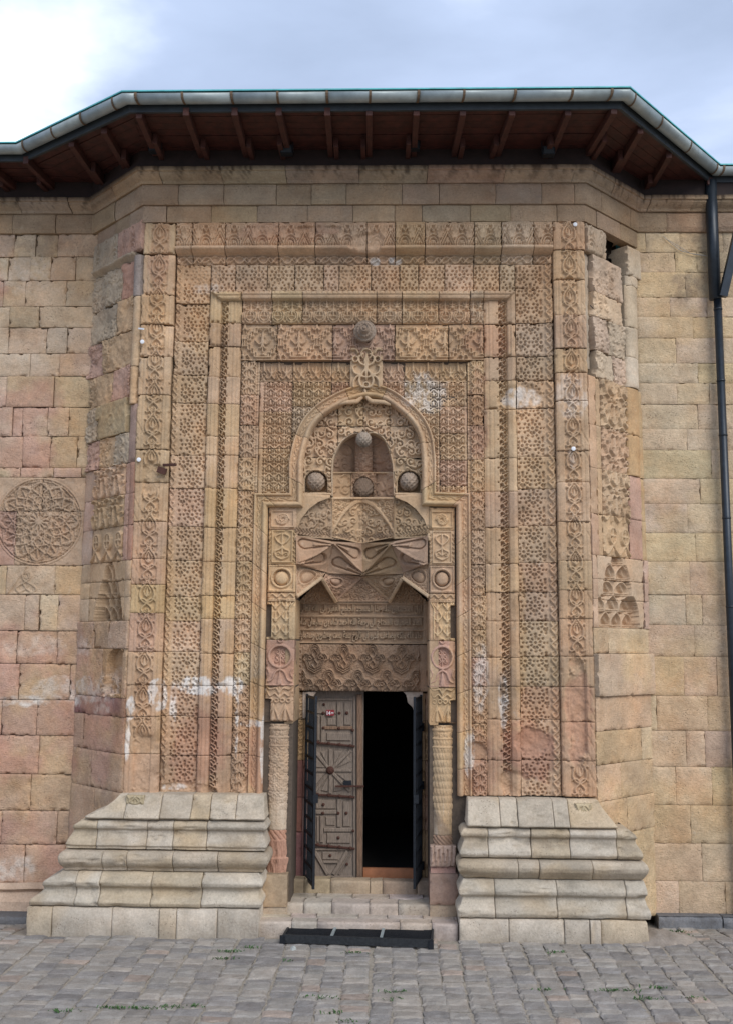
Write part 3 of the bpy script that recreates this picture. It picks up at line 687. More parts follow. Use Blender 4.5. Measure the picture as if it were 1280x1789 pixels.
# -------- carved face between the arch roll and the niche opening
OPN = [(579, 868), (578.6, 822), (581, 799), (593, 774), (606, 762), (620, 755), (627, 757), (634, 746), (642, 757), (650, 754), (660, 757), (672, 766), (681, 785), (688, 812), (690, 868)]
opn = W2(OPN, .27)
YA = .22
face_out = W2([(528, 866), (528, 806), (534, 775), (547, 745), (566, 724), (590, 708), (615, 698), (637, 692), (662, 698), (690, 712), (714, 735), (731, 765), (738, 803), (738, 866)], YA)
SPH = [(552, 842, 17.5), (714, 842, 17.5)]
def face(x, z):
    d = .045 * TG2(x / K + 5, z / K + 3)
    for px, py, r in SPH:
        cx, cz = P(px, py, YA)[0], P(px, py, YA)[2]; R_ = (r + 3) * K
        q = np.where(z > cz, np.hypot(x - cx, z - cz), np.abs(x - cx))
        d = np.where(q < R_ + .02, .022, d); d = np.where((q < R_) & (z > cz - .13), -.16, d)
    for sx in (-1, 1):
        pass
    return d
zz_ = [Z(p, 634, YA) for p in (692, 745, 800, 862)]; xx_ = [X(p, 800, YA) for p in (528, 590, 634, 680, 738)]
for i in range(4):
    for j in range(3):
        if j == 2 and i in (1, 2): pass
        rstone('arch_face_stone', Plane((0, YA, 0), (1, 0, 0), (0, -1, 0)), xx_[i], xx_[i + 1], zz_[j + 1], zz_[j], face, portal, pick({SAND: 3, BUFF: 2}), tint=tintf,
               mask=lambda U, Zz: (lambda a, b: inside(face_out, a, b) & ~inside(W2(OPN, YA), a, b))((U[:-1, :-1] + U[1:, 1:]) / 2, (Zz[:-1, :-1] + Zz[1:, 1:]) / 2), res=.008)
# rim and soffit of the opening
rim = W2([tuple(p) for p in crom(OPN[1:6], 5)] + OPN[6:9] + [tuple(p) for p in crom(OPN[9:-1], 5)], YA)
rim = np.vstack([W2(OPN[:1], YA), rim, W2(OPN[-1:], YA)])
sweep('opening_rim', rim, .020, lambda s, t: .018 * np.sqrt(np.clip(1 - ((t - .01) / .011) ** 2, 0, 1)) + .012, YA, portal, 4, lambda k: pick({SAND: 3, GREY: 1}), nt=8)
V = []; 
for (x_, z_) in rim: V += [(x_ , YA - .01, z_), (x_, YA + .42, z_)]
poly('opening_soffit', V, [(2 * i, 2 * i + 2, 2 * i + 3, 2 * i + 1) for i in range(len(rim) - 1)], M['carved'], portal, BUFF)

# -------- facets of the stalactite vault
def facet(name, pts, fn, amp, col=None, res=.0085, rim_=.05, mat=None, py=False):
    q = [P(*p) if not isinstance(p, np.ndarray) else p for p in pts]
    if len(q) == 3: q.append(q[2])
    q = np.array(q)      # 0 bottom-left 1 bottom-right 2 top-right 3 top-left (seen from the front)
    n = max(4, int(max(np.linalg.norm(q[1] - q[0]), np.linalg.norm(q[2] - q[3])) / res)); m = max(4, int(max(np.linalg.norm(q[3] - q[0]), np.linalg.norm(q[2] - q[1])) / res))
    u, v = np.meshgrid(np.linspace(0, 1, n), np.linspace(0, 1, m), indexing='ij'); U, Vv = u[..., None], v[..., None]
    pos = q[0] * (1 - U) * (1 - Vv) + q[1] * U * (1 - Vv) + q[2] * U * Vv + q[3] * (1 - U) * Vv
    nr = np.cross(q[1] - q[0], (q[3] + q[2]) / 2 - (q[0] + q[1]) / 2); nr = nr / np.linalg.norm(nr)
    if np.dot(nr, CAM - q[0]) < 0: nr = -nr
    h = fn(u, v, pos) * amp
    if rim_:
        e_ = np.minimum(np.minimum(u, 1 - u), np.minimum(v, 1 - v)); h = np.where(e_ < rim_, amp * 1.1, h)
    h = h + .003 * (fbm(pos[..., 0], pos[..., 2], .05, 3, 3) - .5)
    pos = pos + nr * h[..., None]
    c = np.ones(pos.shape) * np.array(col if col is not None else pick({(.40, .285, .19): 2, (.38, .26, .17): 3})) * (.93 + .14 * fbm(pos[..., 0], pos[..., 2], .2, 8, 3))[..., None]
    return quadmesh(name, pos.reshape(-1, 3), gridquads(n, m), c.reshape(-1, 3), mat or M['carved'], portal)
fol = lambda t, k=1.0, o_=0: (lambda u, v, p: t(p[..., 0] / K * k + o_, p[..., 2] / K * k + o_))
def tear(a1, b1, a2, b2):
    t = Tile(60, 60, wrapv=False); t.a[:] = 1
    for (p_, r_) in ((a1, b1), (a2, b2)):
        t.stroke([p_, r_], 1.5, 11, sm=False, neg=True, soft=1.5); t.stroke([p_, r_], .5, 8.0, sm=False, h=.55)
        mx_, my_ = (p_[0] * .35 + r_[0] * .65), (p_[1] * .35 + r_[1] * .65); t.stroke([p_, (mx_, my_)], .6, 2.2, sm=False, h=1.1)
        for sg in (-1, 1): t.stroke([(mx_, my_), (mx_ + sg * 4 * (p_[1] - r_[1]) / 40, my_ - sg * 4 * (p_[0] - r_[0]) / 40)], 1.6, .8, sm=False, h=1.1)
    fl = a1[0] > 30
    def f(u, v, p):
        ds = np.abs(u - v) if fl else np.abs(u + v - 1)
        return t(u * 60, v * 60) + 1.3 * (1 - np.clip(ds * 1.3, 0, 1)) ** 1.3 + .5 * (ds < .035)
    return f
tB = tear((8, 56), (44, 40), (57, 3), (16, 22)); tBm = tear((52, 56), (16, 40), (3, 3), (44, 22))
tA = tear((57, 54), (15, 45), (3, 4), (42, 24)); tAm = tear((3, 54), (45, 45), (57, 4), (18, 24))
yc = dict(s=.16)
# plain bedding stones behind the facets
for ya_, yb_, o_ in ((1003, 938, .06), (945, 868, .06)):
    zig = [(510, .18), (575, .42), (632, .70), (692, .42), (757, .18)]
    for (x0_, d0_), (x1_, d1_) in zip(zig[:-1], zig[1:]):
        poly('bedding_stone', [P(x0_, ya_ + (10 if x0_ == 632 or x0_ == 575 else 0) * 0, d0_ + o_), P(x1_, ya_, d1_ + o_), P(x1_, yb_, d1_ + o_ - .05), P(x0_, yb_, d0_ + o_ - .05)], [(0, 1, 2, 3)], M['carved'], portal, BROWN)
# upper star tier
facet('vault_facet', [(513, 984, .17), (569, 999, .50), (575, 944, .33), (513, 934, .13)], tA, .055, rim_=.03)
facet('vault_facet', [(569, 999, .50), (633, 1004, .74), (632, 947, .64), (575, 944, .33)], tB, .055, rim_=.03)
facet('vault_facet', [(633, 1004, .74), (706, 999, .50), (690, 944, .33), (632, 947, .64)], tBm, .055, rim_=.03)
facet('vault_facet', [(706, 999, .50), (752, 984, .17), (752, 934, .13), (690, 944, .33)], tAm, .055, rim_=.03)
# lower tier with bosses and the two dark triangular hollows
def bossf(cu, cv, r=.2):
    def f(u, v, p):
        q = np.hypot((u - cu), (v - cv) * 1.0); h = fol(TG, 1.3)(u, v, p) * .8
        h = np.where(q < r * 1.35, 1.0, h); h = np.where(q < r * 1.1, -.9, h); return np.where(q < r * .92, -.9 + 2.2 * np.sqrt(np.clip(1 - (q / r / .92) ** 2, 0, 1)), h)
    return f
facet('vault_facet', [(517, 1043, .16), (562, 1011, .34), (569, 999, .50), (516, 984, .18)], bossf(.42, .55, .26), .022, rim_=.05)
facet('vault_facet', [(586, 1050, .80), (633, 1006, .76), (569, 999, .50), (562, 1011, .34)], bossf(.5, .55, .2), .022, rim_=.05)
facet('vault_facet', [(681, 1050, .80), (703, 1011, .34), (706, 999, .50), (633, 1006, .76)], bossf(.5, .55, .2), .022, rim_=.05)
facet('vault_facet', [(703, 1011, .34), (749, 1043, .16), (749, 984, .18), (706, 999, .50)], bossf(.58, .55, .26), .022, rim_=.05)
facet('vault_facet', [(586, 1051, .81), (681, 1051, .81), (633, 1006, .77)], fol(TG, 1.2), .022, rim_=.04)
for a, b, c_ in ((518, 562, 586), (749, 703, 681)):
    pts = [(a, 1054, .80), (c_, 1054, .84), (b, 1010, .62)]
    if a > c_: pts = [pts[1], pts[0], pts[2]]
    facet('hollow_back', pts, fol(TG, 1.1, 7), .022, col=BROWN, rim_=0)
    for p_, r_ in (((a, 1043, .15), (b, 1010, .33)), ((b, 1010, .33), (c_, 1050, .79))):
        bb = B().bar(P(*p_), P(*r_), .045, .04, bev=.01); bb.build('vault_rib', M['carved'], portal, col=SAND)
        q = [P(*p_), P(*r_)]
        back = [P(p_[0], p_[1] + 3, .82), P(r_[0], r_[1] + 3, .82)]
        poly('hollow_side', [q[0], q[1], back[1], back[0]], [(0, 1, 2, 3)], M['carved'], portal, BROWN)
# band between the tiers (chevron strip)
for p_, r_ in (((516, 932, .13), (578, 942, .32)), ((578, 942, .32), (632, 946, .63)), ((632, 946, .63), (689, 941, .32)), ((689, 941, .32), (749, 931, .13))):
    facet('chevron_strip', [p_, r_, (r_[0], r_[1] - 11, r_[2] - .02), (p_[0], p_[1] - 11, p_[2] - .02)], lambda u, v, p: (np.abs(((u * 11 + np.abs(v - .5) * 2) % 1) - .5) < .2) * 1.0, .018, rim_=.0)
# middle tier: keel panels at the back, fans at the sides
keel = Tile(54, 70, wrapv=False)
def keelf(flip):
    def f(u, v, p):
        uu = 1 - u if flip else u
        arc = .12 + .86 * (1 - (1 - uu) ** 2.1)            # rises towards the middle
        h = fol(TG2, 1.15, 3)(u, v, p) * .9
        e_ = v - arc * .98
        h = np.where(np.abs(e_) < .05, 1.35, h); return np.where(e_ > .05, fol(TG, 1.3)(u, v, p) * .8 + .1, h)
    return f
facet('keel_panel', [(578, 938, .33), (631, 950, .62), (631, 871, .50), (578, 871, .24)], keelf(False), .03, rim_=.02, col=BUFF)
facet('keel_panel', [(631, 950, .62), (690, 938, .33), (690, 871, .24), (631, 871, .50)], keelf(True), .03, rim_=.02, col=BUFF)
def fan(pts, name='fan_panel'):
    facet(name, pts, fol(TG2, 1.1, 9), .03, rim_=.04)
facet('fan_panel', [(513, 938, .16), (579, 942, .33), (579, 868, .26), (524, 878, .21)], fol(TG2, 1.1, 9), .03, rim_=.04)
facet('fan_panel', [(689, 942, .33), (753, 938, .16), (742, 878, .21), (689, 868, .26)], fol(TG2, 1.1, 2), .03, rim_=.04)
for s_ in (0, 1):
    pts = [(517, 945), (519, 925), (526, 907), (540, 889), (556, 877), (577, 869)] if not s_ else [(749, 945), (747, 925), (740, 907), (726, 889), (710, 877), (690, 869)]
    B().tube([P(a, b, .12 + .09 * i / 5) for i, (a, b) in enumerate(crom(pts, 3))], .022, 8).build('fan_moulding', M['carved'], portal, True, SAND)
    # spandrel between fan, frame and sphere ledge
    ed = pts; co = (517, 864) if not s_ else (749, 864)
    V = [P(*co, .14)] + [P(a, b, .15) for a, b in ed] + [P(577 if not s_ else 690, 862, .2)]
    poly('fan_spandrel', V, [(0, i, i + 1) if s_ else (0, i + 1, i) for i in range(1, len(V) - 1)], M['carved'], portal, BUFF)
    xa = 528 if not s_ else 688
    B().bar(P(xa, 864, YA), P(xa + 51, 864, YA), .03, .05, bev=.012).build('ledge_moulding', M['carved'], portal, col=SAND)
B().bar(P(577, 871, .24), P(632, 871, .47), .03, .03, bev=.008).bar(P(632, 871, .47), P(690, 871, .24), .03, .03, bev=.008).build('ledge_moulding', M['carved'], portal, col=SAND)
# window tier and the hood shells
def shell(n_, flip=False):
    def f(u, v, p):
        uu = 1 - u if flip else u
        q = np.hypot(uu * .9, v); a_ = np.arctan2(v, uu + .05)
        return .4 + .5 * np.abs(np.sin(a_ * n_)) - .9 * np.exp(-((q - .75) / .12) ** 2) * 0
    return f
YB = .52
facet('shell_panel', [(578, 871, .30), (614, 871, YB), (614, 826, YB + .02), (578, 826, .30)], fol(TG2, .8, 4), .02)
facet('shell_panel', [(656, 871, YB), (690, 871, .30), (690, 826, .30), (656, 826, YB + .02)], fol(TG2, .8, 8), .02)
facet('window_surround', [(614, 871, YB), (656, 871, YB), (656, 826, YB), (614, 826, YB)], lambda u, v, p: np.where(np.hypot((u - .5) * .95, np.maximum(v - .45, 0)) < .38, -1.5, fol(TG, 1.4)(u, v, p)), .03, rim_=.02)
facet('hood_shell', [(578, 826, .30), (620, 826, .66), (622, 748, .34), (578, 765, .24)], lambda u, v, p: np.sin(u * 3.1) * -2.2 + .5 * fol(TG2, .8)(u, v, p), .03, rim_=0)
facet('hood_shell', [(650, 826, .66), (690, 826, .30), (690, 765, .24), (648, 748, .34)], lambda u, v, p: np.sin(u * 3.1) * -2.2 + .5 * fol(TG2, .8, 3)(u, v, p), .03, rim_=0)
facet('hood_rib', [(620, 826, .60), (650, 826, .60), (650, 748, .30), (620, 748, .30)], lambda u, v, p: .5 * fol(TG, 1.2)(u, v, p) + 1 - 3 * np.abs(u - .5) ** 1.5, .03, rim_=0)
poly('hood_ledge', [P(578, 826, .28), P(620, 826, .5), P(650, 826, .5), P(690, 826, .28), P(690, 826, .8), P(578, 826, .8)], [(0, 1, 2, 3, 4, 5)], M['carved'], portal, SAND)
bb = B(); bb.tube([P(578, 826, .29), P(614, 826, .50), P(656, 826, .50), P(690, 826, .29)], .012, 6); bb.build('hood_string', M['carved'], portal, True, SAND)

def lattice_ball(name, c, R, parent, col, squash=1.0, n=64, pat=0):
    th, ph = np.meshgrid(np.linspace(0, math.pi, n // 2 + 1), np.linspace(0, 2 * math.pi, n + 1), indexing='ij')
    x_, y_, z_ = np.sin(th) * np.cos(ph), np.sin(th) * np.sin(ph) * squash, np.cos(th)
    a, b = np.arctan2(x_, -y_ + 1e-6), np.arcsin(np.clip(z_, -1, 1))
    r = R * (1 + .10 * (np.abs(np.sin(a * 5 + b * 5)) ** .5 - .5) * 1.0 - .16 * ((np.abs(np.sin(a * 5 - b * 5)) > .55) & (np.abs(np.sin(a * 5 + b * 5)) > .55)))
    V = np.stack([c[0] + r * x_, c[1] + r * y_, c[2] + r * z_], -1)
    return quadmesh(name, V.reshape(-1, 3), gridquads(*V.shape[:2]), np.tile(col, (V.shape[0] * V.shape[1], 1)), M['carved'], parent)
for px, py, r in SPH: lattice_ball('lattice_boss', P(px, py, YA + .03), r * K * .97, portal, (.33, .26, .20))
lattice_ball('hanging_boss', P(635, 768, .18), 14 * K, portal, (.31, .26, .21))
lattice_ball('window_lattice', P(635, 852, YB - .02), 18 * K, portal, (.22, .17, .13), squash=.45)
# finial boss and its foliate key above the arch
bb = []
TK = Tile(56, 76, wrapv=False)
TK.a[:] = .25
TK.sym([(28, 2), (20, 4), (16, 14), (20, 26), (28, 36)], 2.2); TK.ring(28, 6, 5, 1.6); TK.stroke([(28, 14), (28, 50)], 1.0, 4.5, sm=False); TK.stroke([(28, 50), (28, 64)], 4.5, .6, sm=False)
TK.sym([(28, 20), (14, 22), (7, 14), (6, 3)], 2.0); TK.sym([(20, 24), (8, 28), (5, 38), (10, 42)], 2.2, 1); TK.sym([(28, 40), (17, 46), (15, 56), (22, 62)], 2.0); TK.ring(9, 53, 5, 1.6); TK.ring(47, 53, 5, 1.6); TK.ring(28, 62, 9, 1.4); TK.sym([(2, 70), (10, 70), (14, 64)], 1.6)
kx0, kx1, kz0, kz1 = X(611, 640), X(668, 640), Z(676), Z(602)
rstone('key_ornament', PL0, kx0, kx1, kz0, kz1, lambda x, z: -.115 + .065 * TK((x - kx0) / (kx1 - kx0) * 56, (z - kz0) / (kz1 - kz0) * 76), portal, SAND, res=.007, chip=0)
n_, m_ = 26, 64; rr_, aa_ = np.meshgrid(np.linspace(0, 1, n_), np.linspace(0, 2 * math.pi, m_), indexing='ij')
hh = .11 * (1 - rr_ ** 2.2) + .05 * (rr_ < .35) + .012 * np.sign(np.sin(rr_ * 22)) * np.abs(np.sin(rr_ * 22)) ** .5 - .014 * ((np.sin(aa_ * 16) > .2) & (rr_ > .4) & (rr_ < .9) & (np.sin(rr_ * 22) > 0))
cb = P(637, 578, -.0); V = np.stack([cb[0] + .142 * rr_ * np.cos(aa_), .11 - hh - .10, cb[2] + .142 * rr_ * np.sin(aa_)], -1)
quadmesh('finial_boss', V.reshape(-1, 3), gridquads(n_, m_), np.tile((.30, .24, .19), (n_ * m_, 1)), M['carved'], portal)

# ================================================================ piers, lintel, inscription, columns
YP = .13
PLP = Plane((0, YP, 0), (1, 0, 0), (0, -1, 0))
TP = Tile(48, 373, wrapv=False)
def yy(py): return 1262 - py
for k_ in range(4): TP.ring(9 + k_ * 10, yy(1226), 3.3, 1.0)
for k_ in range(2):
    c_ = 14 + 20 * k_; TP.stroke([(c_, yy(1232)), (c_, yy(1258))], .6, 3.4, sm=False); TP.stroke([(c_, yy(1234)), (c_ - 8, yy(1254)), (c_ - 9, yy(1259))], 1.2); TP.stroke([(c_, yy(1234)), (c_ + 8, yy(1254)), (c_ + 9, yy(1259))], 1.2)
TP.sym([(24, yy(1222)), (16, yy(1214)), (8, yy(1219)), (3, yy(1210))], 1.7, .8); TP.sym([(24, yy(1214)), (18, yy(1205)), (8, yy(1207)), (2, yy(1202))], 1.6, .7); TP.stroke([(24, yy(1222)), (24, yy(1203))], 1.5, .5, sm=False)
TP.stroke([(0, yy(1200)), (48, yy(1200))], 1.2, sm=False)
TP.ring(24, yy(1150), 19, 2.3); TP.stroke([(24, yy(1169)), (24, yy(1146))], 1.2, sm=False)
for s_ in (-1, 1):
    for dy_ in (0, 8, 15): TP.curl(24 + s_ * (6.5 - dy_ * .12), yy(1158 - dy_), 4.2, math.pi / 2, 1.1, 1.0, .6, s_)
    TP.stroke([(24, yy(1172)), (24 + s_ * 8, yy(1178)), (24 + s_ * 13, yy(1190)), (24 + s_ * 20, yy(1194))], 1.9, .9)
TP.stroke([(24, yy(1175)), (24, yy(1196))], .8, 4.0, sm=False); TP.ring(24, yy(1122), 4, 1.2); TP.sym([(3, yy(1172)), (6, yy(1180)), (2, yy(1188))], 1.4, .6)
for c_ in (15, 33):
    for y0_ in (1112, 1088, 1066):
        TP.stroke([(c_, yy(y0_)), (c_, yy(y0_ - 14))], 2.6, .6, sm=False); TP.stroke([(c_, yy(y0_)), (c_ - 7, yy(y0_ - 8)), (c_ - 4, yy(y0_ - 16))], 1.2); TP.stroke([(c_, yy(y0_)), (c_ + 7, yy(y0_ - 8)), (c_ + 4, yy(y0_ - 16))], 1.2)
TP.stroke([(2, yy(1054)), (46, yy(1054))], 1.4, sm=False); TP.sym([(2, yy(1054)), (9, yy(1066)), (9, yy(1118))], 1.3, sm=False)
TP.stroke([(3, yy(1047)), (9, yy(1041)), (17, yy(1047)), (24, yy(1041)), (31, yy(1047)), (39, yy(1041)), (45, yy(1046))], 1.3); TP.stroke([(1, yy(1051)), (47, yy(1051))], .9, sm=False); TP.stroke([(1, yy(1037)), (47, yy(1037))], .9, sm=False)
for a_, b_ in (((3, 1035), (45, 991)), ((7, 985), (41, 929))):
    x0_, y0_, x1_, y1_ = a_[0], yy(a_[1]), b_[0], yy(b_[1]); TP.stroke([(x0_, y0_), (x1_, y0_), (x1_, y1_), (x0_, y1_), (x0_, y0_)], 1.0, sm=False)
TP.ring(24, yy(1013), 17, 1.6)
TP.sym([(24, yy(980)), (14, yy(975)), (12, yy(966)), (20, yy(962)), (24, yy(955)), (16, yy(948)), (12, yy(940)), (20, yy(935))], 1.4); TP.stroke([(24, yy(972)), (24, yy(935))], 1.4, sm=False); TP.curl(17, yy(971), 4, 0, 1, 1.0, .6).curl(31, yy(971), 4, math.pi, 1, 1.0, .6, -1)
for k_ in range(7): TP.stroke([(1.5, yy(984 - k_ * 8)), (4.5, yy(980 - k_ * 8))], 1.0, .5); TP.stroke([(46.5, yy(984 - k_ * 8)), (43.5, yy(980 - k_ * 8))], 1.0, .5)
TP.curl(24, yy(908), 11, 0, 1.5, 1.3, .8); TP.curl(24, yy(908), 11, math.pi, 1.4, 1.2, .8); TP.stroke([(5, yy(922)), (43, yy(922)), (43, yy(894)), (5, yy(894)), (5, yy(922))], .9, sm=False)
for sx, (pa, pb) in ((1, (468, 517)), (-1, (749, 794))):
    xa, xb = X(pa, 1000, YP), X(pb, 1000, YP); js = [1262, 1200, 1119, 1052, 1036, 987, 926, 886]
    def pf_(x, z, xa=xa, xb=xb, sx=sx):
        u = (x - xa) / (xb - xa) * 48; u = u if sx > 0 else 48 - u
        v = (z - Z(1262, 640, YP)) / (Z(886, 640, YP) - Z(1262, 640, YP)) * 376
        d = .026 * TP(u, v)
        # sunk roundels and the hollow beside the capital
        for cy_, r_, dp in ((1150, 17, -.03), (1013, 14.5, -.04)):
            q = np.hypot(u - 24, v - yy(cy_)); d = np.where(q < r_, d + dp, d)
            if cy_ == 1013: d = np.where(q < 12, -.02 + .05 * np.sqrt(np.clip(1 - (q / 12) ** 2, 0, 1)), d)
        hol = (u < 8.5) & (v > yy(1116)) & (v < yy(1060)); d = np.where(hol, -.10, d)
        hol = (u < 9) & (v > 0) & (v < yy(1224)); d = np.where(hol, -.10, d)
        return d
    for i in range(len(js) - 1):
        c = pick({BUFF: 4, SAND: 3}) if js[i] < 1190 or js[i] == 1262 else pick({PINK: 1})
        rstone('pier_stone', PLP, xa, xb, Z(js[i], 640, YP), Z(js[i + 1], 640, YP), pf_, portal, c, tint=tintf, res=.0075, back=.2)
    # sides of the niche, coursed
    xi = X(517 if sx > 0 else 749, 1000, YP)
    pls = Plane((xi, YP + .01 if sx > 0 else .83, 0), (0, 1 if sx > 0 else -1, 0), (sx, 0, 0))
    for a, b in ((1262, 1200), (1200, 1119), (1119, 1048), (1048, 985), (985, 926), (926, 870)):
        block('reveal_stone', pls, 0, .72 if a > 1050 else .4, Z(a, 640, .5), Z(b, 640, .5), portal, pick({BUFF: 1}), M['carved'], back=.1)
    # small roundel above the pier head is part of the raster; wall behind the column
    xo = X(466 if sx > 0 else 797, 1300, .1); xi2 = X(514 if sx > 0 else 751, 1300, .5)
    plc = Plane((0, .46, 0), (1, 0, 0), (0, -1, 0)); a0, a1 = sorted((xo, xi2))
    for a, b in ((1560, 1470), (1470, 1390), (1390, 1320), (1320, 1262)):
        block('recess_stone', plc, a0, a1, Z(a, 640, .46), Z(b, 640, .46), portal, pick({OCH: 1, ROSE: .6, BUFF: 1}), M['carved'], back=.3)
    pls = Plane((xi2, .46 if sx > 0 else .9, 0), (0, 1 if sx > 0 else -1, 0), (sx, 0, 0))
    for a, b in ((1570, 1480), (1480, 1400), (1400, 1330), (1330, 1262)):
        block('reveal_stone', pls, 0, .44, Z(a, 640, .7), Z(b, 640, .7), portal, pick({OCH: 1, ROSE: .8}), M['carved'], back=.2)
    # pier underside
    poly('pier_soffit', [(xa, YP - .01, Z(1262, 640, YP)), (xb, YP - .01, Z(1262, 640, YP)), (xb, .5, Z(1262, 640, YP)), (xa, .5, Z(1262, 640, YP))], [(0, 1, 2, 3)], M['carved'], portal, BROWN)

def column(name, cx, cy, r0_, z0, z1, fn, col, tint=None, n=120, res=.009):
    m = int((z1 - z0) / res); zz, aa = np.meshgrid(np.linspace(z0, z1, m), np.linspace(0, 2 * math.pi, n), indexing='ij')
    r = r0_ + fn(aa, zz); r[0] -= .006; r[-1] -= .006
    V = np.stack([cx + r * np.sin(aa), cy - r * np.cos(aa), zz], -1)
    c = np.ones(V.shape) * np.array(col); 
    if tint is not None: c = tint(aa, zz, c)
    Q = gridquads(m, n)[:, ::-1]
    V2 = V.reshape(-1, 3)
    return quadmesh(name, V2, Q, c.reshape(-1, 3), M['carved'], portal)
for sx, pxc in ((1, 488), (-1, 772)):
    cx = X(pxc, 1350, .24); cy = .25; zc = lambda p: Z(p, 640, .15)
    def shaft(a, z, sx=sx):
        h = a * .135 / K; v = z / K
        if sx > 0: d = .012 * TE(h * 1.2, v * 1.1) * .7 + .008 * TG(h, v)
        else: d = .012 * np.abs(np.sin(v / 12 * math.pi)) ** .6 * (.45 + .55 * (np.abs(np.sin(h / 6.2 * math.pi + np.floor(v / 12) * 0 + v / 12 * 1.4)) > .5))
        top = z > zc(1290); d = np.where(top, .012 * TG(h * 1.3, v * 1.3), d)
        for p_ in (1274, 1289, 1304): d = np.where(np.abs(z - zc(p_)) < .010, .016, d)
        wz = (1 - ss(zc(1440), zc(1380 if sx > 0 else 1400), z + .25 * (fbm(a, z, .3, 4) - .5))); return d * (1 - .85 * wz) + .006 * (fbm(a * .3, z, .12, 3) - .5)
    def ctint(a, z, c, sx=sx):
        k = (1 - ss(zc(1440), zc(1330), z)) * .75 * (.3 + fbm(a, z, .5, 12)) if sx > 0 else ss(.48, .7, fbm(a, z, .4, 3)) * (np.abs(z - zc(1430)) < .28) * .85
        c = c * (1 - k[..., None]) + np.array((.66, .56, .44)) * k[..., None]
        if sx < 0:
            k = (1 - ss(zc(1440), zc(1425), z + .2 * np.sin(a)))[..., None] * .6; c = c * (1 - k) + np.array((.20, .16, .13)) * k
        return c
    zb = 1452 if sx > 0 else 1458
    column('column_shaft', cx, cy, .132, zc(zb), zc(1266), shaft, pick({SAND: 1}), ctint)
    if sx > 0:
        column('column_base', cx, cy, .125, zc(1532), zc(1452), lambda a, z: .02 * (z < zc(1500)) * ss(zc(1530), zc(1500), z) + .03 * fbm(a, z, .1, 6, 3) * (z < zc(1470)) + .010 * (np.abs(np.sin(a * 6 + z * 40)) > .5) * (z > zc(1470)), (.47, .27, .19))
    else:
        column('column_base', cx, cy, .128, zc(1478), zc(1458), lambda a, z: .012 * (np.abs(np.sin(a * 8 + z * 60)) > .5), (.30, .20, .14))
        PB = Plane((0, cy - .15, 0), (1, 0, 0), (0, -1, 0))
        rstone('base_block', PB, cx - .155, cx + .155, zc(1512), zc(1474), lambda x, z: .03 * (np.abs(((x - cx) / .052 + 100) % 1 - .5) < np.clip((z - zc(1512)) / .5, 0, .5)), portal, (.46, .33, .26), back=.28)
        rstone('base_block', PB, cx - .15, cx + .15, zc(1528), zc(1512), lambda x, z: .02 * np.sin((z - zc(1528)) / .11 * 6.28), portal, (.36, .22, .18), back=.28)
    pa, pb, ta, tb = (459, 502, 1530, 1588) if sx > 0 else (750, 800, 1526, 1580)
    PQ = Plane((0, 0.02, 0), (1, 0, 0), (0, -1, 0))
    rstone('column_pedestal', PQ, X(pa, 1560, .02), X(pb, 1560, .02), Z(tb, 640, .02), Z(ta, 640, .02), lambda x, z: .012 * fbm(x, z, .15, 5), portal, (.40, .30, .20) if sx > 0 else (.33, .23, .18), back=.48, res=.02, rough=.008, chip=1.5)
    rstone('column_pedestal', PQ, X(pa, 1560, .02), X(pb, 1560, .02), Z(1625, 640, .02), Z(tb, 640, .02), lambda x, z: .012 * fbm(x, z, .15, 5) - .02, portal, (.40, .33, .25), back=.48, res=.02)
    poly('pedestal_top', [(X(pa, 1560, .02), .03, Z(ta, 640, .02) - .004), (X(pb, 1560, .02), .03, Z(ta, 640, .02) - .004), (X(pb, 1560, .02), .5, Z(ta, 640, .02) - .004), (X(pa, 1560, .02), .5, Z(ta, 640, .02) - .004)], [(0, 1, 2, 3)], M['carved'], portal, (.36, .27, .2))

# lintel and inscription
YI = .83
PLI = Plane((0, YI, 0), (1, 0, 0), (0, -1, 0))
xa, xb = X(516, 1100, YI), X(748, 1100, YI); zi = lambda p: Z(p, 640, YI)
def lint(x, z):
    h, v = (x - xa) / (xb - xa) * 232, (z - zi(1208)) / (zi(1126) - zi(1208)) * 82
    d = np.where((h > 14) & (h < 216), .046 * TM(h - 10, v * .9), 0)
    d = np.maximum(d, .011 * TG(h * 1.3, v * 1.3) * ((h > 14) & (h < 216)))
    d = np.where((h > 4) & (h < 12), .018 * TC(h - 2, v), d); return np.where(h > 218, .012, d)
rstone('lintel_stone', PLI, xa, xb, zi(1208), zi(1126), lint, portal, (.30, .21, .145), res=.0075, back=.3, tint=lambda a, b, c: c * (.9 + .2 * fbm(a, b, .3, 4))[..., None])
rows_ = [(1057, 1074), (1080, 1098), (1103, 1121)]
def insc(x, z):
    d = np.full(x.shape, .020)
    for t_, b_ in rows_: d = np.where((z < zi(t_ - 1)) & (z > zi(b_ + 1)) & (x > xa + .03) & (x < xb - .07), -.016, d)
    return d
rstone('inscription_slab', PLI, xa, xb, zi(1125), zi(1051), insc, portal, (.36, .255, .17), back=.3, res=.01, chip=0)
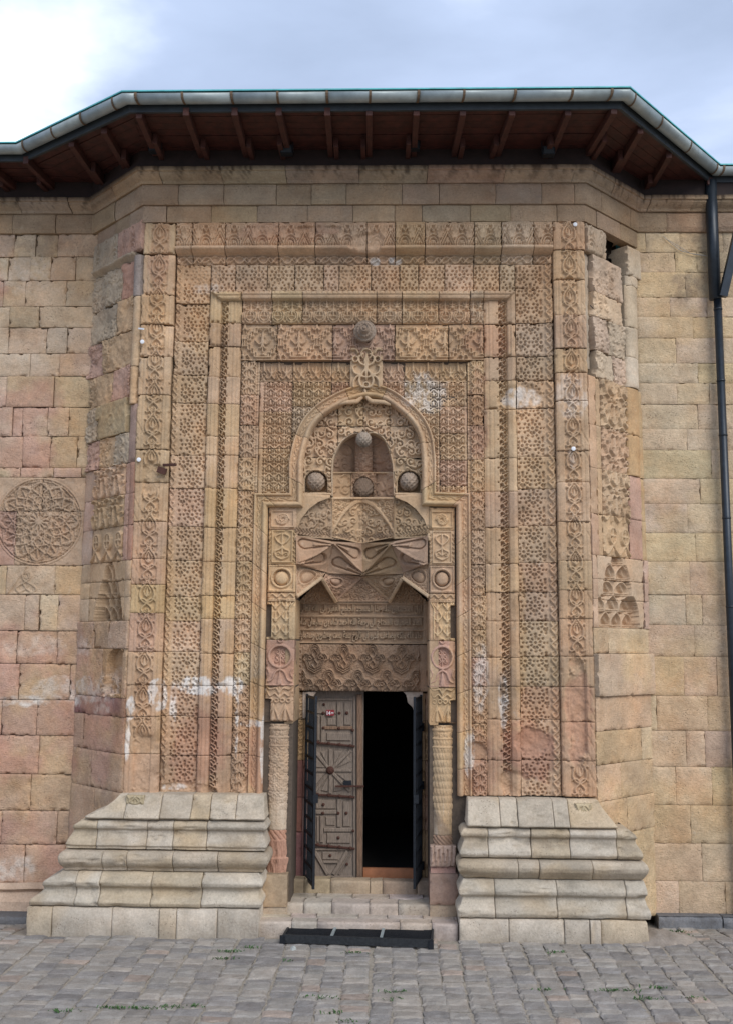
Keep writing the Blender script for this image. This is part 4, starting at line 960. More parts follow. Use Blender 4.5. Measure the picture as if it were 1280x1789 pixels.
AF = {'ا': 0xFE8D, 'ب': 0xFE8F, 'ت': 0xFE95, 'ث': 0xFE99, 'ج': 0xFE9D, 'ح': 0xFEA1, 'خ': 0xFEA5, 'د': 0xFEA9, 'ذ': 0xFEAB, 'ر': 0xFEAD, 'ز': 0xFEAF, 'س': 0xFEB1, 'ش': 0xFEB5, 'ص': 0xFEB9, 'ض': 0xFEBD, 'ط': 0xFEC1, 'ع': 0xFEC9, 'غ': 0xFECD, 'ف': 0xFED1, 'ق': 0xFED5, 'ك': 0xFED9, 'ل': 0xFEDD, 'م': 0xFEE1, 'ن': 0xFEE5, 'ه': 0xFEE9, 'و': 0xFEED, 'ى': 0xFEEF, 'ي': 0xFEF1, 'ة': 0xFE93}
NJ = set('ادذرزوىة')
def shape(t):
    out = []
    for i, c in enumerate(t):
        if c not in AF: out.append(c); continue
        pv = i > 0 and t[i - 1] in AF and t[i - 1] not in NJ; nx = i + 1 < len(t) and t[i + 1] in AF and c not in NJ
        out.append(chr(AF[c] + (3 if pv and nx else 2 if nx else 1 if pv else 0)))
    return "".join(reversed(out))
LINES = ['اول المحسنين بناء هذا المسجد الجامع الفقير الى الله تعالى', 'العبد الضعيف المحتاج الى رحمة الله احمد شاه بن سليمان شاه', 'خلد الله ملكه وضاعف قدره فى تاريخ سنة ست وعشرين وستماية']
def text_mesh(body, extr):
    cu = bpy.data.curves.new('t', 'FONT'); cu.body = body; cu.extrude = extr; cu.resolution_u = 2; cu.offset = .022
    ob = bpy.data.objects.new('t', cu); COL.objects.link(ob); bpy.context.view_layer.update()
    me = bpy.data.meshes.new_from_object(ob.evaluated_get(bpy.context.evaluated_depsgraph_get()))
    bpy.data.objects.remove(ob); bpy.data.curves.remove(cu); return me
def place_text(name, body, x0, x1, z0, z1, Y, th, mat, parent, col=None):
    me = text_mesh(body, .05); n = len(me.vertices); v = np.empty(n * 3, np.float32); me.vertices.foreach_get('co', v); v = v.reshape(-1, 3)
    lo, hi = v.min(0), v.max(0); q = (v - lo) / (hi - lo)
    w_ = np.stack([x0 + q[:, 0] * (x1 - x0), Y - q[:, 2] * th + .002, z0 + q[:, 1] * (z1 - z0)], 1).astype(np.float32)
    me.vertices.foreach_set('co', w_.ravel()); me.materials.clear(); me.update()
    if col is not None: setcol(me, np.tile(col, (n, 1)))
    return put(name, me, mat, parent)
for (t_, b_), tx in zip(rows_, LINES):
    place_text('inscription_line', shape(tx), xa + .05, xb - .09, zi(b_ + .5), zi(t_ - .5), YI + .012, .038, M['carved'], portal, (.42, .31, .21))

# door jambs
YJ = .90
PLJ = Plane((0, YJ, 0), (1, 0, 0), (0, -1, 0)); zj = lambda p: Z(p, 640, YJ)
for pa, pb, cols in ((512, 529, [BUFF, OCH, (.33, .16, .13), (.36, .17, .13), (.34, .17, .16)]), (529, 541, [GREY, OCH, (.38, .2, .16), (.42, .27, .23), (.36, .2, .18)])):
    js = [1210, 1258, 1330, 1395, 1455, 1575]
    for i in range(5):
        rstone('jamb_stone', PLJ, X(pa, 1350, YJ), X(pb, 1350, YJ), zj(js[i + 1]), zj(js[i]), (lambda x, z, pa=pa: .018 * TC((x - X(512, 1350, YJ)) / K, z / K) * (z > zj(1320))) if pa == 512 else (lambda x, z: 0 * x + .01), portal, cols[i], back=.28, res=.009)
for pa, pb in ((735, 742), (742, 753)):
    js = [1210, 1258, 1328, 1388, 1450, 1515, 1575]
    for i in range(6):
        rstone('jamb_stone', PLJ, X(pa, 1350, YJ), X(pb, 1350, YJ), zj(js[i + 1]), zj(js[i]), (lambda x, z: .016 * TV((x - X(742, 1350, YJ)) / K, z / K) * (z > zj(1320))) if pa == 742 else (lambda x, z: 0 * x + .01), portal, pick({OCH: 2, ROSE: 1}), back=.28, res=.009)
# broken corner pieces under the lintel
for pts, nm in (([(529, 1209), (553, 1209), (548, 1216), (543, 1228), (541, 1250), (529, 1256)], 'lintel_corner'), ([(704, 1209), (738, 1209), (738, 1262), (727, 1258), (720, 1236), (712, 1228), (709, 1214)], 'lintel_corner')):
    f_ = [P(a, b, YJ - .03) for a, b in pts]; bk = [p + np.array((0, .2, 0)) for p in f_]; n = len(pts)
    poly(nm, f_ + bk, [tuple(range(n - 1, -1, -1))] + [(i, (i + 1) % n, n + (i + 1) % n, n + i) for i in range(n)], M['carved'], portal, (.48, .40, .33))

# masonry core behind the facing, and the walls of the dark passage behind the door
cz1 = Z(300)
core = B()
core.box((XL0 + .35, .17, 0), (X(516, 1000, .1), .86, cz1)).box((X(750, 1000, .1), .17, 0), (XR0 - .35, .86, cz1))
core.box((X(516, 1000, .1), .80, Z(742)), (X(750, 1000, .1), .86, cz1)).box((X(516, 1000, .1), .34, Z(742, 640, .2)), (X(750, 1000, .1), .80, cz1)).box((X(516, 1000, .1), .17, Z(668)), (X(750, 1000, .1), .35, cz1))
core.box((X(516, 1000, .1), .44, Z(868)), (X(570, 1000, .1), .86, Z(742))).box((X(696, 1000, .1), .44, Z(868)), (X(750, 1000, .1), .86, Z(742)))
core.box((X(512, 1000, .5), .9, Z(1205, 640, .9)), (X(755, 1000, .5), 1.2, cz1))
core.build('rubble_core', M['core'], portal)
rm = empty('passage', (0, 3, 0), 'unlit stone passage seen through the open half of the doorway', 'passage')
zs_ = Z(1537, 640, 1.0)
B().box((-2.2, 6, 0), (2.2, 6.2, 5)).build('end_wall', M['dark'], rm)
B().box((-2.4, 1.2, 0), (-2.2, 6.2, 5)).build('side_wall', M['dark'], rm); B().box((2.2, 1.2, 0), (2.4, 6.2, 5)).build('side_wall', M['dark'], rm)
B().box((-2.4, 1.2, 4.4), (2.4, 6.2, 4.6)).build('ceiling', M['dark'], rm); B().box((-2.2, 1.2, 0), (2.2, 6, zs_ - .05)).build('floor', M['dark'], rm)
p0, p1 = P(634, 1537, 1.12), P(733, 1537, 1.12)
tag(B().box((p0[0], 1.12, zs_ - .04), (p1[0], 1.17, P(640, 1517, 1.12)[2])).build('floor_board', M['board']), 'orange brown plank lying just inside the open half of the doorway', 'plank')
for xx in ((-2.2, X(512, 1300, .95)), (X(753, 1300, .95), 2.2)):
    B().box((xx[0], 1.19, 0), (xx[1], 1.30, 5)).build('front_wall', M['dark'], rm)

# ---------------------------------------------------------------- stepped plinths
def lv(rows): return rows
PROF_L = [
 [(1391, .05, 212, 462), (1393, .08, 209, 462), (1404, .12, 199, 462), (1418, .17, 180, 462), (1430, .23, 152, 462), (1434, .25, 145, 463), (1436.5, .23, 147, 462)],
 [(1438, .19, 142, 461), (1441, .22, 139, 463), (1448, .25, 128, 467), (1453, .24, 126, 466), (1456, .20, 129, 461), (1460, .20, 127, 460), (1468, .22, 121, 462), (1478, .26, 114, 465), (1483, .27, 112, 466), (1485, .25, 114, 464), (1489, .25, 115, 463)],
 [(1491, .23, 117, 461), (1494, .30, 109, 465), (1499, .34, 103, 468), (1506, .36, 100, 469), (1513, .355, 101, 468), (1519, .32, 105, 465), (1522, .28, 110, 461), (1527, .27, 112, 460)],
 [(1528.5, .27, 108, 452), (1533, .30, 103, 454), (1542, .35, 84, 458), (1548, .38, 75, 459), (1554, .37, 73, 458), (1558, .32, 76, 453), (1561, .31, 76, 452), (1570, .33, 68, 452), (1578, .38, 54, 456), (1584, .40, 50, 457), (1590, .38, 50, 455)],
 [(1592, .37, 49, 450), (1595, .395, 47, 452), (1636, .42, 44, 452)]]
JL = [[462, 411, 365, 332, 278, 216], [463, 361, 302, 256, 168], [464, 382, 304, 224, 182], [456, 355, 268, 178, 137], [452, 383, 313, 283, 201, 97]]
PROF_R = [
 [(1393, .05, 1042, 817), (1396, .08, 1045, 816), (1408, .12, 1052, 816), (1420, .17, 1062, 816), (1434, .23, 1074, 816), (1441, .25, 1079, 815), (1443, .23, 1078, 816)],
 [(1444, .19, 1096, 812), (1447, .22, 1101, 808), (1454, .25, 1110, 804), (1459, .24, 1112, 804), (1462, .20, 1109, 808), (1468, .20, 1110, 809), (1476, .23, 1116, 806), (1485, .27, 1122, 803), (1491, .28, 1123, 802), (1496, .25, 1121, 804)],
 [(1498, .23, 1120, 808), (1502, .30, 1126, 804), (1507, .34, 1131, 800), (1514, .36, 1134, 799), (1521, .35, 1132, 800), (1527, .31, 1127, 804), (1532, .27, 1122, 808)],
 [(1533.5, .27, 1124, 808), (1540, .30, 1127, 805), (1549, .35, 1130, 801), (1555, .37, 1131, 800), (1561, .36, 1130, 801), (1565, .31, 1128, 806), (1568, .31, 1128, 806), (1578, .34, 1131, 804), (1586, .38, 1136, 799), (1594, .40, 1138, 798), (1601, .38, 1136, 800)],
 [(1603, .37, 1128, 803), (1607, .395, 1130, 802), (1645, .42, 1139, 802)]]
JR = [[816, 874, 905, 968, 995], [806, 852, 927, 995, 1077], [804, 903, 940, 1032], [803, 862, 970, 1090], [802, 886, 982, 1026, 1045]]
PLIN = {0: (.50, .43, .335), 1: (.50, .44, .355), 2: (.46, .39, .30), 3: (.50, .445, .36), 4: (.51, .45, .37)}
for prof, jj, sx in ((PROF_L, JL, -1), (PROF_R, JR, 1)):
    for r_, lev in enumerate(prof):
        # densify the profile
        pz = []; 
        for py, pf, xo, xi in lev:
            ydep = -pf; pz.append((P(640, py, ydep)[2], pf, P(xo, py, ydep)[0], P(xi, py, ydep)[0]))
        pz = np.array(pz); pz[:, 0] = np.minimum.accumulate(pz[:, 0]); 
        if r_ == 4: pz[-1, 0] = -.26
        s = np.linspace(0, 1, len(pz)); s2 = np.linspace(0, 1, len(pz) * 3); pz = np.array([np.interp(s2, s, pz[:, k]) for k in range(4)]).T
        edges = [None] + [X(p, (lev[0][0] + lev[-1][0]) / 2, -.25) for p in jj[r_][1:]] + [None]
        for i in range(len(edges) - 1):
            seed = random.randint(0, 9999); nx = 10; dy0 = random.uniform(-.012, .012)
            xs = []
            A = pz[:, 3] if edges[i] is None else np.full(len(pz), edges[i] + sx * .003)
            Bx = pz[:, 2] if edges[i + 1] is None else np.full(len(pz), edges[i + 1] - sx * .003)
            cols = []
            if edges[i] is None: cols += [(pz[:, 3], np.full(len(pz), .5)), (pz[:, 3], np.full(len(pz), .15))]
            else: cols += [(A, -pz[:, 1] + .22)]
            for k in (0, .015, .06, .2, .35, .5, .65, .8, .94, .985, 1.0):
                e_ = .007 * (k in (0, 1.0)); cols.append((A * (1 - k) + Bx * k, -pz[:, 1] + e_ + dy0))
            if edges[i + 1] is None: cols += [(pz[:, 2], np.full(len(pz), .2)), (pz[:, 2], np.full(len(pz), RB))]
            else: cols += [(Bx, -pz[:, 1] + .22)]
            XX = np.array([c[0] for c in cols]); YY = np.array([c[1] for c in cols]); ZZ = np.tile(pz[:, 0], (len(cols), 1))
            nz = fbm(XX, ZZ, .12, seed, 3) - .5; nb = fbm(XX * .5, ZZ, .35, seed + 4, 2) - .5
            fr = YY < -.02; cp = ss(.62, .8, fbm(XX, ZZ, .09, seed + 8, 3)); YY = YY + fr * (nz * .022 + nb * .016 + cp * .035); ZZ = ZZ + fr * nz * .006
            # top and bottom returns
            def rowx(a, dy, dz=0): return a
            XX = np.concatenate([XX[:, :1], XX, XX[:, -1:]], 1); YY = np.concatenate([YY[:, :1] * 0 + np.maximum(YY[:, :1], .15), YY, np.maximum(YY[:, -1:], .15)], 1); ZZ = np.concatenate([ZZ[:, :1], ZZ, ZZ[:, -1:]], 1)
            V = np.stack([XX, YY, ZZ], -1); c0 = np.array(PLIN[r_]) * random.uniform(.86, 1.08)
            if random.random() < .2: c0 = c0 * np.array((.96, .90, .80))
            C = np.ones(V.shape) * c0 * (.94 + .1 * fbm(XX, ZZ, .2, seed, 3))[..., None]
            st_ = ss(.55, .75, fbm(XX * .6, ZZ, .3, seed + 1, 3))[..., None] * .4; C = C * (1 - st_) + np.array((.42, .31, .18)) * st_; dk = (ss(.55, .72, fbm(XX, ZZ * 2, .22, seed + 17, 4)) * .35)[..., None]; C = C * (1 - dk) + np.array((.26, .225, .175)) * dk
            gm_ = (1 - ss(.0, .13, ZZ + .1 * (fbm(XX, ZZ, .2, 31, 3) - .5)))[..., None] * .5; C = C * (1 - gm_) + np.array((.27, .235, .19)) * gm_
            Q = gridquads(*V.shape[:2])
            if sx > 0: Q = Q[:, ::-1]
            quadmesh('plinth_stone', V.reshape(-1, 3), Q, C.reshape(-1, 3), M['plinth'], portal)
# little carved panels on the first plinth course
for pa, pb, ta, tb in ((220, 252, 1394, 1412), (1003, 1034, 1400, 1428)):
    Yk = -.13
    pk = Plane((0, Yk, 0), (1, 0, 0), (0, -1, 0)); tk = Tile(30, 22, wrapv=False)
    tk.ring(15, 11, 9, 1.0, ry=8.5); tk.sym([(15, 3), (9, 8), (12, 13), (15, 18)], 1.1); tk.stroke([(15, 5), (15, 16)], 1.6, .5, sm=False); tk.sym([(3, 20), (6, 12), (3, 4)], 1.0)
    xk0, xk1, zk0, zk1 = X(pa, 1400, Yk), X(pb, 1400, Yk), Z(tb, 640, Yk), Z(ta, 640, Yk)
    rstone('carved_panel', pk, xk0, xk1, zk0, zk1, lambda x, z: .016 * tk((x - xk0) / (xk1 - xk0) * 30, (z - zk0) / (zk1 - zk0) * 22) + .004, portal, (.45, .37, .24), back=.1, res=.007, mat=M['plinth'])

# ---------------------------------------------------------------- crowning courses that wrap the whole front
PLAN = np.array([(-11, RB), (XL0 - RB, RB), (XL0, 0), (XR0, 0), (XR0 + RB, RB), (11, RB)], float)
def plan_frame(path):
    d = np.diff(path, axis=0); L = np.linalg.norm(d, axis=1); d = d / L[:, None]; nn = np.stack([d[:, 1], -d[:, 0]], 1)
    mv = np.zeros_like(path); mv[0] = nn[0]; mv[-1] = nn[-1]
    for i in range(1, len(path) - 1): mv[i] = (nn[i - 1] + nn[i]) / (1 + nn[i - 1] @ nn[i])
    return np.concatenate([[0], np.cumsum(L)]), mv
PC, PM = plan_frame(PLAN)
def plan_stone(name, s0, s1, prof, parent, col, mat=None, gap=.003, jit=.006, back=.14):
    s0 += gap; s1 -= gap; s = [s0] + [c for c in PC if s0 + .02 < c < s1 - .02] + [s1]
    s = np.array(sorted(s + list(np.linspace(s0, s1, 26)[1:-1]))); b = np.stack([np.interp(s, PC, PLAN[:, k]) for k in (0, 1)], 1); m = np.stack([np.interp(s, PC, PM[:, k]) for k in (0, 1)], 1)
    pr = np.array(prof); pr = np.vstack([[pr[0, 0] - back, pr[0, 1]], pr, [pr[-1, 0] - back, pr[-1, 1]]]); o_ = random.uniform(-jit, jit)
    ends = np.zeros(len(s)); ends[0] = ends[-1] = .006
    off = pr[None, :, 0] + o_ - ends[:, None]
    sd = random.randint(0, 999)
    XY = b[:, None, :] + m[:, None, :] * off[..., None]; ZZ = np.tile(pr[:, 1], (len(s), 1)) + 0 * off
    ZZ = ZZ + .006 * (vn(s[:, None] + 0 * ZZ, ZZ, .2, sd) - .5)
    V = np.concatenate([XY, ZZ[..., None]], -1)
    e0 = V[:1].copy(); e0[..., 1] += back; e1 = V[-1:].copy(); e1[..., 1] += back; V = np.concatenate([e0, V, e1])
    C = np.ones(V.shape) * np.array(col)
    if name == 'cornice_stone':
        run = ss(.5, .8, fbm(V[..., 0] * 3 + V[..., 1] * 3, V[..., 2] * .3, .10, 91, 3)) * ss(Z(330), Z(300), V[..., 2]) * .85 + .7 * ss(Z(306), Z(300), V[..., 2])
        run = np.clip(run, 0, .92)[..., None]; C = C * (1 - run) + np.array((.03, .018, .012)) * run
    return quadmesh(name, V.reshape(-1, 3), gridquads(*V.shape[:2]), C.reshape(-1, 3), mat or M['wall'], parent, False)
wallL = empty('flanking_wall', (-6, RB, 0), 'patchy pink and buff ashlar wall with a large carved roundel beside the portal', 'wall')
wallR = empty('flanking_wall', (6, RB, 0), 'even honey coloured ashlar wall behind the black drainpipe', 'wall')
def owner(s): return wallL if s < PC[1] - .3 else (wallR if s > PC[4] + .3 else portal)
CR = [('cornice_stone', [(.17, Z(299)), (.17, Z(306)), (.145, Z(307)), (.145, Z(310)), (.12, Z(314)), (.075, Z(319)), (.06, Z(323))], .75),
      ('cornice_stone', [(.035, Z(323.5)), (.05, Z(328)), (.05, Z(350)), (.03, Z(358))], .55),
      ('course_stone', [(.0, Z(358.5)), (.004, Z(362)), (.004, Z(384)), (0, Z(387))], .5)]
for k, (nm, prof, L) in enumerate(CR):
    s = 0.0
    while s < PC[-1] - .05:
        e_ = min(PC[-1], s + L * random.uniform(.7, 1.3))
        if PC[-1] - e_ < .3: e_ = PC[-1]
        if k == 2 and (e_ < PC[1] + .02 or s > PC[4] - .02): s = e_; continue
        mid = (s + e_) / 2; ow = owner(mid)
        c = pick({(.37, .265, .165): 3, (.35, .26, .17): 2, (.33, .27, .20): 1, (.38, .24, .15): .6})
        if k == 2: s0_, e0_ = max(s, PC[1]), min(e_, PC[4])
        else: s0_, e0_ = s, e_
        if e0_ - s0_ > .05: plan_stone(nm, s0_, e0_, prof, ow, c)
        s = e_

# ---------------------------------------------------------------- flanking walls
ROWL = [(448, [24, 61, 100]), (490, [13, 52, 88, 131]), (535, [4, 43, 115]), (572, [67]), (617, [13, 80, 116]), (657, [51, 103]), (711, [10, 93]), (762, [20, 37, 82, 119]), (817, [38, 86, 133]), (834, [93, 142]),
        (893, 'R'), (988, 'R'), (1039, [9, 95]), (1102, [42, 67, 100]), (1160, [99]), (1223, [31, 120]), (1285, [63, 145]), (1353, [66]), (1417, [52, 138]), (1476, [1, 98]), (1545, [41, 112])]
ROWR = [(440, [1128, 1188]), (475, [1180, 1218]), (519, [1198]), (553, [1171, 1236]), (590, [1211]), (634, [1182, 1262]), (669, [1220]), (706, [1183, 1240]), (749, [1220]), (786, [1201, 1270]), (836, [1244]), (880, [1224]), (931, [1202]), (981, [1216]), (1039, [1206]), (1092, [1199, 1228]), (1147, [1214]),
        (1216, [1196, 1254]), (1277, [1148, 1237]), (1340, [1200, 1233]), (1407, [1182, 1245]), (1474, [1208]), (1540, [1228]), (1602, [1187, 1269])]
xl1, xr1 = XL0 - RB, XR0 + RB
WL = {(.54, .42, .29): 4, (.52, .38, .24): 3, (.52, .355, .28): 3, (.48, .40, .27): 1.5, (.58, .48, .37): 2}
WLL = {(.50, .35, .23): 4, (.48, .31, .225): 3, (.48, .29, .235): 1.6, (.52, .39, .26): 2, (.43, .31, .21): 1}
WR = {(.56, .44, .295): 5, (.58, .475, .34): 3, (.56, .41, .24): 2, (.53, .44, .32): 2}
WRL = {(.55, .42, .265): 4, (.55, .38, .21): 2, (.57, .46, .33): 2, (.52, .37, .28): 1.5}
TRO = Tile(164, 164, wrapv=False)
def rot(pts, k, n=12): 
    a = 2 * math.pi * k / n; return [(82 + r * math.cos(t + a), 82 + r * math.sin(t + a)) for r, t in pts]
for k_ in range(12):
    for s_ in (1, -1):
        TRO.stroke(rot([(0, 0), (12, s_ * .25), (24, 0), (36, s_ * -.2), (48, 0), (60, s_ * .22), (72, 0)], k_), 1.15)
        TRO.stroke(rot([(20, s_ * .26), (30, 0), (40, s_ * .26), (52, s_ * .1), (62, s_ * .26)], k_), 1.0)
        TRO.stroke(rot([(72, 0), (69, s_ * .13), (63, s_ * .2)], k_), 1.9, .7); TRO.stroke(rot([(30, s_ * .13), (34, s_ * .2), (30, s_ * .26)], k_), 1.2, .6)
    TRO.stroke(rot([(40, .26), (46, .26)], k_), 2.2, .5, sm=False); TRO.stroke(rot([(14, .26), (19, .26)], k_), 2, .5, sm=False); TRO.stroke(rot([(53, 0), (66, 0)], k_), 1.9, .5, sm=False)
for r_ in (75, 24, 46): TRO.ring(82, 82, r_, 1.0)
rc = PLW.hit(68, 911); RR_ = 80 * K * 1.07
def roun(u, z):
    q = np.hypot(u - rc[0], z - rc[1]); s_ = 82 / RR_
    d = .042 * np.maximum(TRO(82 + (u - rc[0]) * s_, 82 + (z - rc[1]) * s_), .55 * TG(u / K * 1.3, z / K * 1.3)) * (q < RR_ * .94) - .03 * (q < RR_ * .94)
    d = np.where((q > RR_ * .95) & (q < RR_ * .985), .006, d); d = np.where((q > RR_ * .985) & (q < RR_), -.008, d); return d
TT = Tile(70, 50, wrapv=False)
TT.stroke([(4, 2), (34, 48)], 1.6, sm=False); TT.sym([(35, 42), (28, 34), (30, 26), (35, 22)], 1.2); TT.sym([(35, 22), (24, 16), (18, 10), (24, 4), (34, 10), (30, 18)], 1.2); TT.sym([(35, 38), (31, 31), (35, 27)], 1.0); TT.stroke([(14, 2), (60, 2)], 1.0, sm=False)
WSALT = [(PLW.hit(a, b), rx * K * 1.07, rz * K * 1.07, s) for a, b, rx, rz, s in ((30, 1225, 60, 10, .8), (130, 1205, 70, 22, .45), (175, 1190, 30, 30, .4), (60, 1130, 60, 18, .3), (20, 1515, 40, 20, .5), (150, 1235, 30, 12, .4), (10, 1590, 60, 8, .6), (40, 480, 50, 40, .2))]
WDARK = [(PLW.hit(a, b), rx * K * 1.07, rz * K * 1.07, s) for a, b, rx, rz, s in ((1195, 500, 30, 26, .45), (1220, 420, 40, 20, .4), (150, 1450, 60, 40, .35), (60, 420, 80, 30, .3), (1250, 450, 30, 60, .3), (170, 1400, 30, 50, .3))]
def wtint(U, Zz, c):
    c = c * (.90 + .2 * fbm(U, Zz, .35, 301, 5))[..., None]
    a = ss(.5, .68, fbm(U, Zz, .9, 311, 5))[..., None] * .5; c = c * (1 - a) + (np.array((.52, .345, .185)) if U.mean() < 0 else np.array((.56, .42, .24))) * a
    a = (ss(.52, .7, fbm(U, Zz, .8, 331, 5)) * np.where(U < 0, .6, .08))[..., None]; c = c * (1 - a) + np.array((.48, .28, .22)) * a
    n = fbm(U, Zz, .16, 41, 4) - .5
    for L_, col_ in ((WSALT, (.66, .60, .53)), (WDARK, (.24, .185, .14))):
        m = np.zeros(U.shape)
        for (cx, cz_), rx, rz, s in L_: m = np.maximum(m, s * (1 - ss(.4, 1.3, ((U - cx) / rx) ** 2 + ((Zz - cz_) / rz) ** 2 + n * 2.4)))
        m = (m * (.3 + 1.0 * ss(.3, .65, fbm(U, Zz, .06, 5, 4))))[..., None]; m = np.clip(m, 0, .9); c = c * (1 - m) + np.array(col_) * m
    g_ = (1 - ss(0, .35, Zz - (-.2)))[..., None] * .3; return c * (1 - g_) + np.array((.30, .24, .18)) * g_
def wallrows(rows, side):
    ztop = CR[1][1][-1][1]; zp = ztop
    for ri, (py, js) in enumerate(rows):
        pxr = 80 if side < 0 else 1200; z0 = PLW.hit(pxr, py)[1]
        if side < 0: xa_, xb_ = -9.5, xl1 + .05
        else: xa_, xb_ = xr1 - .05, 9.5
        own_ = wallL if side < 0 else wallR; low = py > 1110
        pal = (WLL if low else WL) if side < 0 else (WRL if low else WR)
        if py > 1610: z0 = -.05
        if js == 'R':
            xs = [PLW.hit(p, 900)[0] for p in ((-16, 72, 148) if py == 893 else (-16, 29, 149))] + [xl1 + .05]
            for i in range(3):
                if i < 2: rstone('roundel_stone', PLW, xs[i], xs[i + 1], z0, zp, roun, own_, (.43, .315, .22) if i + py % 2 else (.40, .27, .21), res=.0095, rough=.005)
                else: block('ashlar', PLW, xs[i], xs[i + 1], z0, zp, own_, pick(pal))
            # left of the roundel, out of the picture
            x = -9.5
            while x < xs[0] - .01:
                e_ = min(xs[0], x + random.uniform(.45, .8)); e_ = xs[0] if xs[0] - e_ < .25 else e_
                block('ashlar', PLW, x, e_, z0, zp, own_, pick(pal)); x = e_
            zp = z0; continue
        ins = [PLW.hit(p, py)[0] for p in js]
        if side < 0:
            xs = [xb_] + sorted(ins, reverse=True); x = xs[-1]
            while x > -7.5: x -= random.uniform(.4, .8); xs.append(x)
            xs = xs[::-1]
        else:
            xs = [xa_] + sorted(ins); x = xs[-1]
            while x < 7.5: x += random.uniform(.35, .75) * (1.5 if x < PLW.hit(1260, py)[0] else 1.2); xs.append(x)
        for i in range(len(xs) - 1):
            if xs[i + 1] - xs[i] < .03: continue
            c = pick(pal); rgh = 1.6 if side < 0 else .5
            if py == 1039 and side < 0 and abs(xs[i] - PLW.hit(9, py)[0]) < .05:
                w_, h_ = xs[i + 1] - xs[i], zp - z0
                rstone('carved_triangle', PLW, xs[i], xs[i + 1], z0, zp, (lambda u, z, a=xs[i], w_=w_, b=z0, h_=h_: .018 * TT((u - a) / w_ * 84, (z - b) / h_ * 50)), own_, c, mat=M['wall'], res=.01)
                continue
            vis_ = xs[i + 1] > -5.3 if side < 0 else xs[i] < 5.1
            if vis_:
                sd_ = random.randint(0, 9999); am = .016 if side < 0 else .007; dd_ = random.uniform(-.006, .008) * rgh
                if side < 0 and random.random() < .3: am *= 1.8
                rstone('ashlar', PLW, xs[i], xs[i + 1], z0, zp, lambda u, z: dd_ + am * (fbm(u, z, .3, sd_, 5) - .5) * 2, own_, c, mat=M['wall'], res=.018 if side < 0 else .024, gap=.0035 if side < 0 else .0018, chip=1.6 if side < 0 else .7, rough=.004 if side < 0 else .002, tint=wtint)
                continue
            block('ashlar', PLW, xs[i], xs[i + 1], z0, zp, own_, c, d=random.uniform(-.004, .006) * rgh, bev=.005 if side > 0 else .009, rough=rgh, gap=.0022 if side > 0 else .004)
        zp = z0
    return zp
zl = wallrows(ROWL, -1); zr = wallrows(ROWR, 1)
B().box((-9.5, RB + .13, -.1), (xl1 + .1, RB + .6, Z(300))).build('wall_core', M['core'], wallL)
B().box((xr1 - .1, RB + .13, -.1), (9.5, RB + .6, Z(300))).build('wall_core', M['core'], wallR)
# foot of the wall on the roundel side: weathered sloping moulding
for a, b in ((-9.5, -8), (-8, -6.6), (-6.6, -5.6), (-5.6, -4.9), (-4.9, xl1 + .05)):
    V = []; pr = [(0, zl), (.05, zl), (.12, zl - .06), (.07, zl - .10), (.11, zl - .14), (.17, zl - .2), (.19, -.28)]
    s_ = np.linspace(a + .004, b - .004, 6)
    V = np.array([[(x_, RB - o_ + .01 * random.random(), z_ + .035 * (x_ + 5) * (i_ < 6) * .6 + .01 * random.random()) for i_, (o_, z_) in enumerate(pr)] for x_ in s_])
    quadmesh('foot_moulding', V.reshape(-1, 3), gridquads(*V.shape[:2]), np.tile((.47, .35, .26), (V.shape[0] * V.shape[1], 1)), M['plinth'], wallL, False)

# ---------------------------------------------------------------- splayed sides of the portal
B().box((0, 0, 0), (.01, .01, .01))
for pl, nm in ((PCL, 'L'), (PCR, 'R')):
    q = [pl.at(0, 0, -.34), pl.at(CW, 0, -.34), pl.at(CW, Z(300), -.34), pl.at(0, Z(300), -.34)]
    poly('side_core', q, [(0, 1, 2, 3)], M['core'], portal)
# lotus panel of the splayed sides
TQ = Tile(48, 56, wrapu=True)
TQ.curl(15, 45, 6, 0, 1.1, 1.6, .8).curl(33, 45, 6, math.pi, 1.1, 1.6, .8, -1); TQ.stroke([(24, 4), (24, 34)], 5.5, .8, sm=False); TQ.sym([(24, 34), (15, 38), (10, 30), (12, 22)], 1.8, .9); TQ.sym([(0, 2), (4, 12), (8, 18), (3, 26)], 2.0, .8); TQ.dot(20, 14, 1.4); TQ.dot(0, 36, 2); TQ.sym([(9, 50), (2, 54)], 1.4); TQ.sym([(20, 2), (12, 10), (14, 18)], 1.4, .6)
TX = Tile(40, 46, wrapu=True)
TX.ring(20, 28, 11, 1.7); TX.stroke([(20, 21), (20, 35)], 1.6, sm=False); TX.stroke([(14, 28), (26, 28)], 1.6, sm=False); TX.dot(20, 35, 2.2); TX.dot(14, 28, 2); TX.dot(26, 28, 2); TX.sym([(20, 16), (10, 8), (0, 2)], 1.6); TX.stroke([(20, 2), (20, 12)], 2, .6, sm=False)
def cz(pl, py, front_px): return pl.hit(front_px, py)[1]
def cstone(name, pl, ua, ub, za, zb, fn, c, **k): return rstone(name, pl, ua, ub, min(za, zb), max(za, zb), fn, portal, c, **k)
rubble = lambda s, a=.05: (lambda u, z: a * (fbm(u, z, .22, s, 4) - .5) * 2 + .02 * TG2(u / K, z / K) * (fbm(u, z, .5, s + 2, 2) > .45))
plainf = lambda u, z: .006 * fbm(u, z, .3, 2)
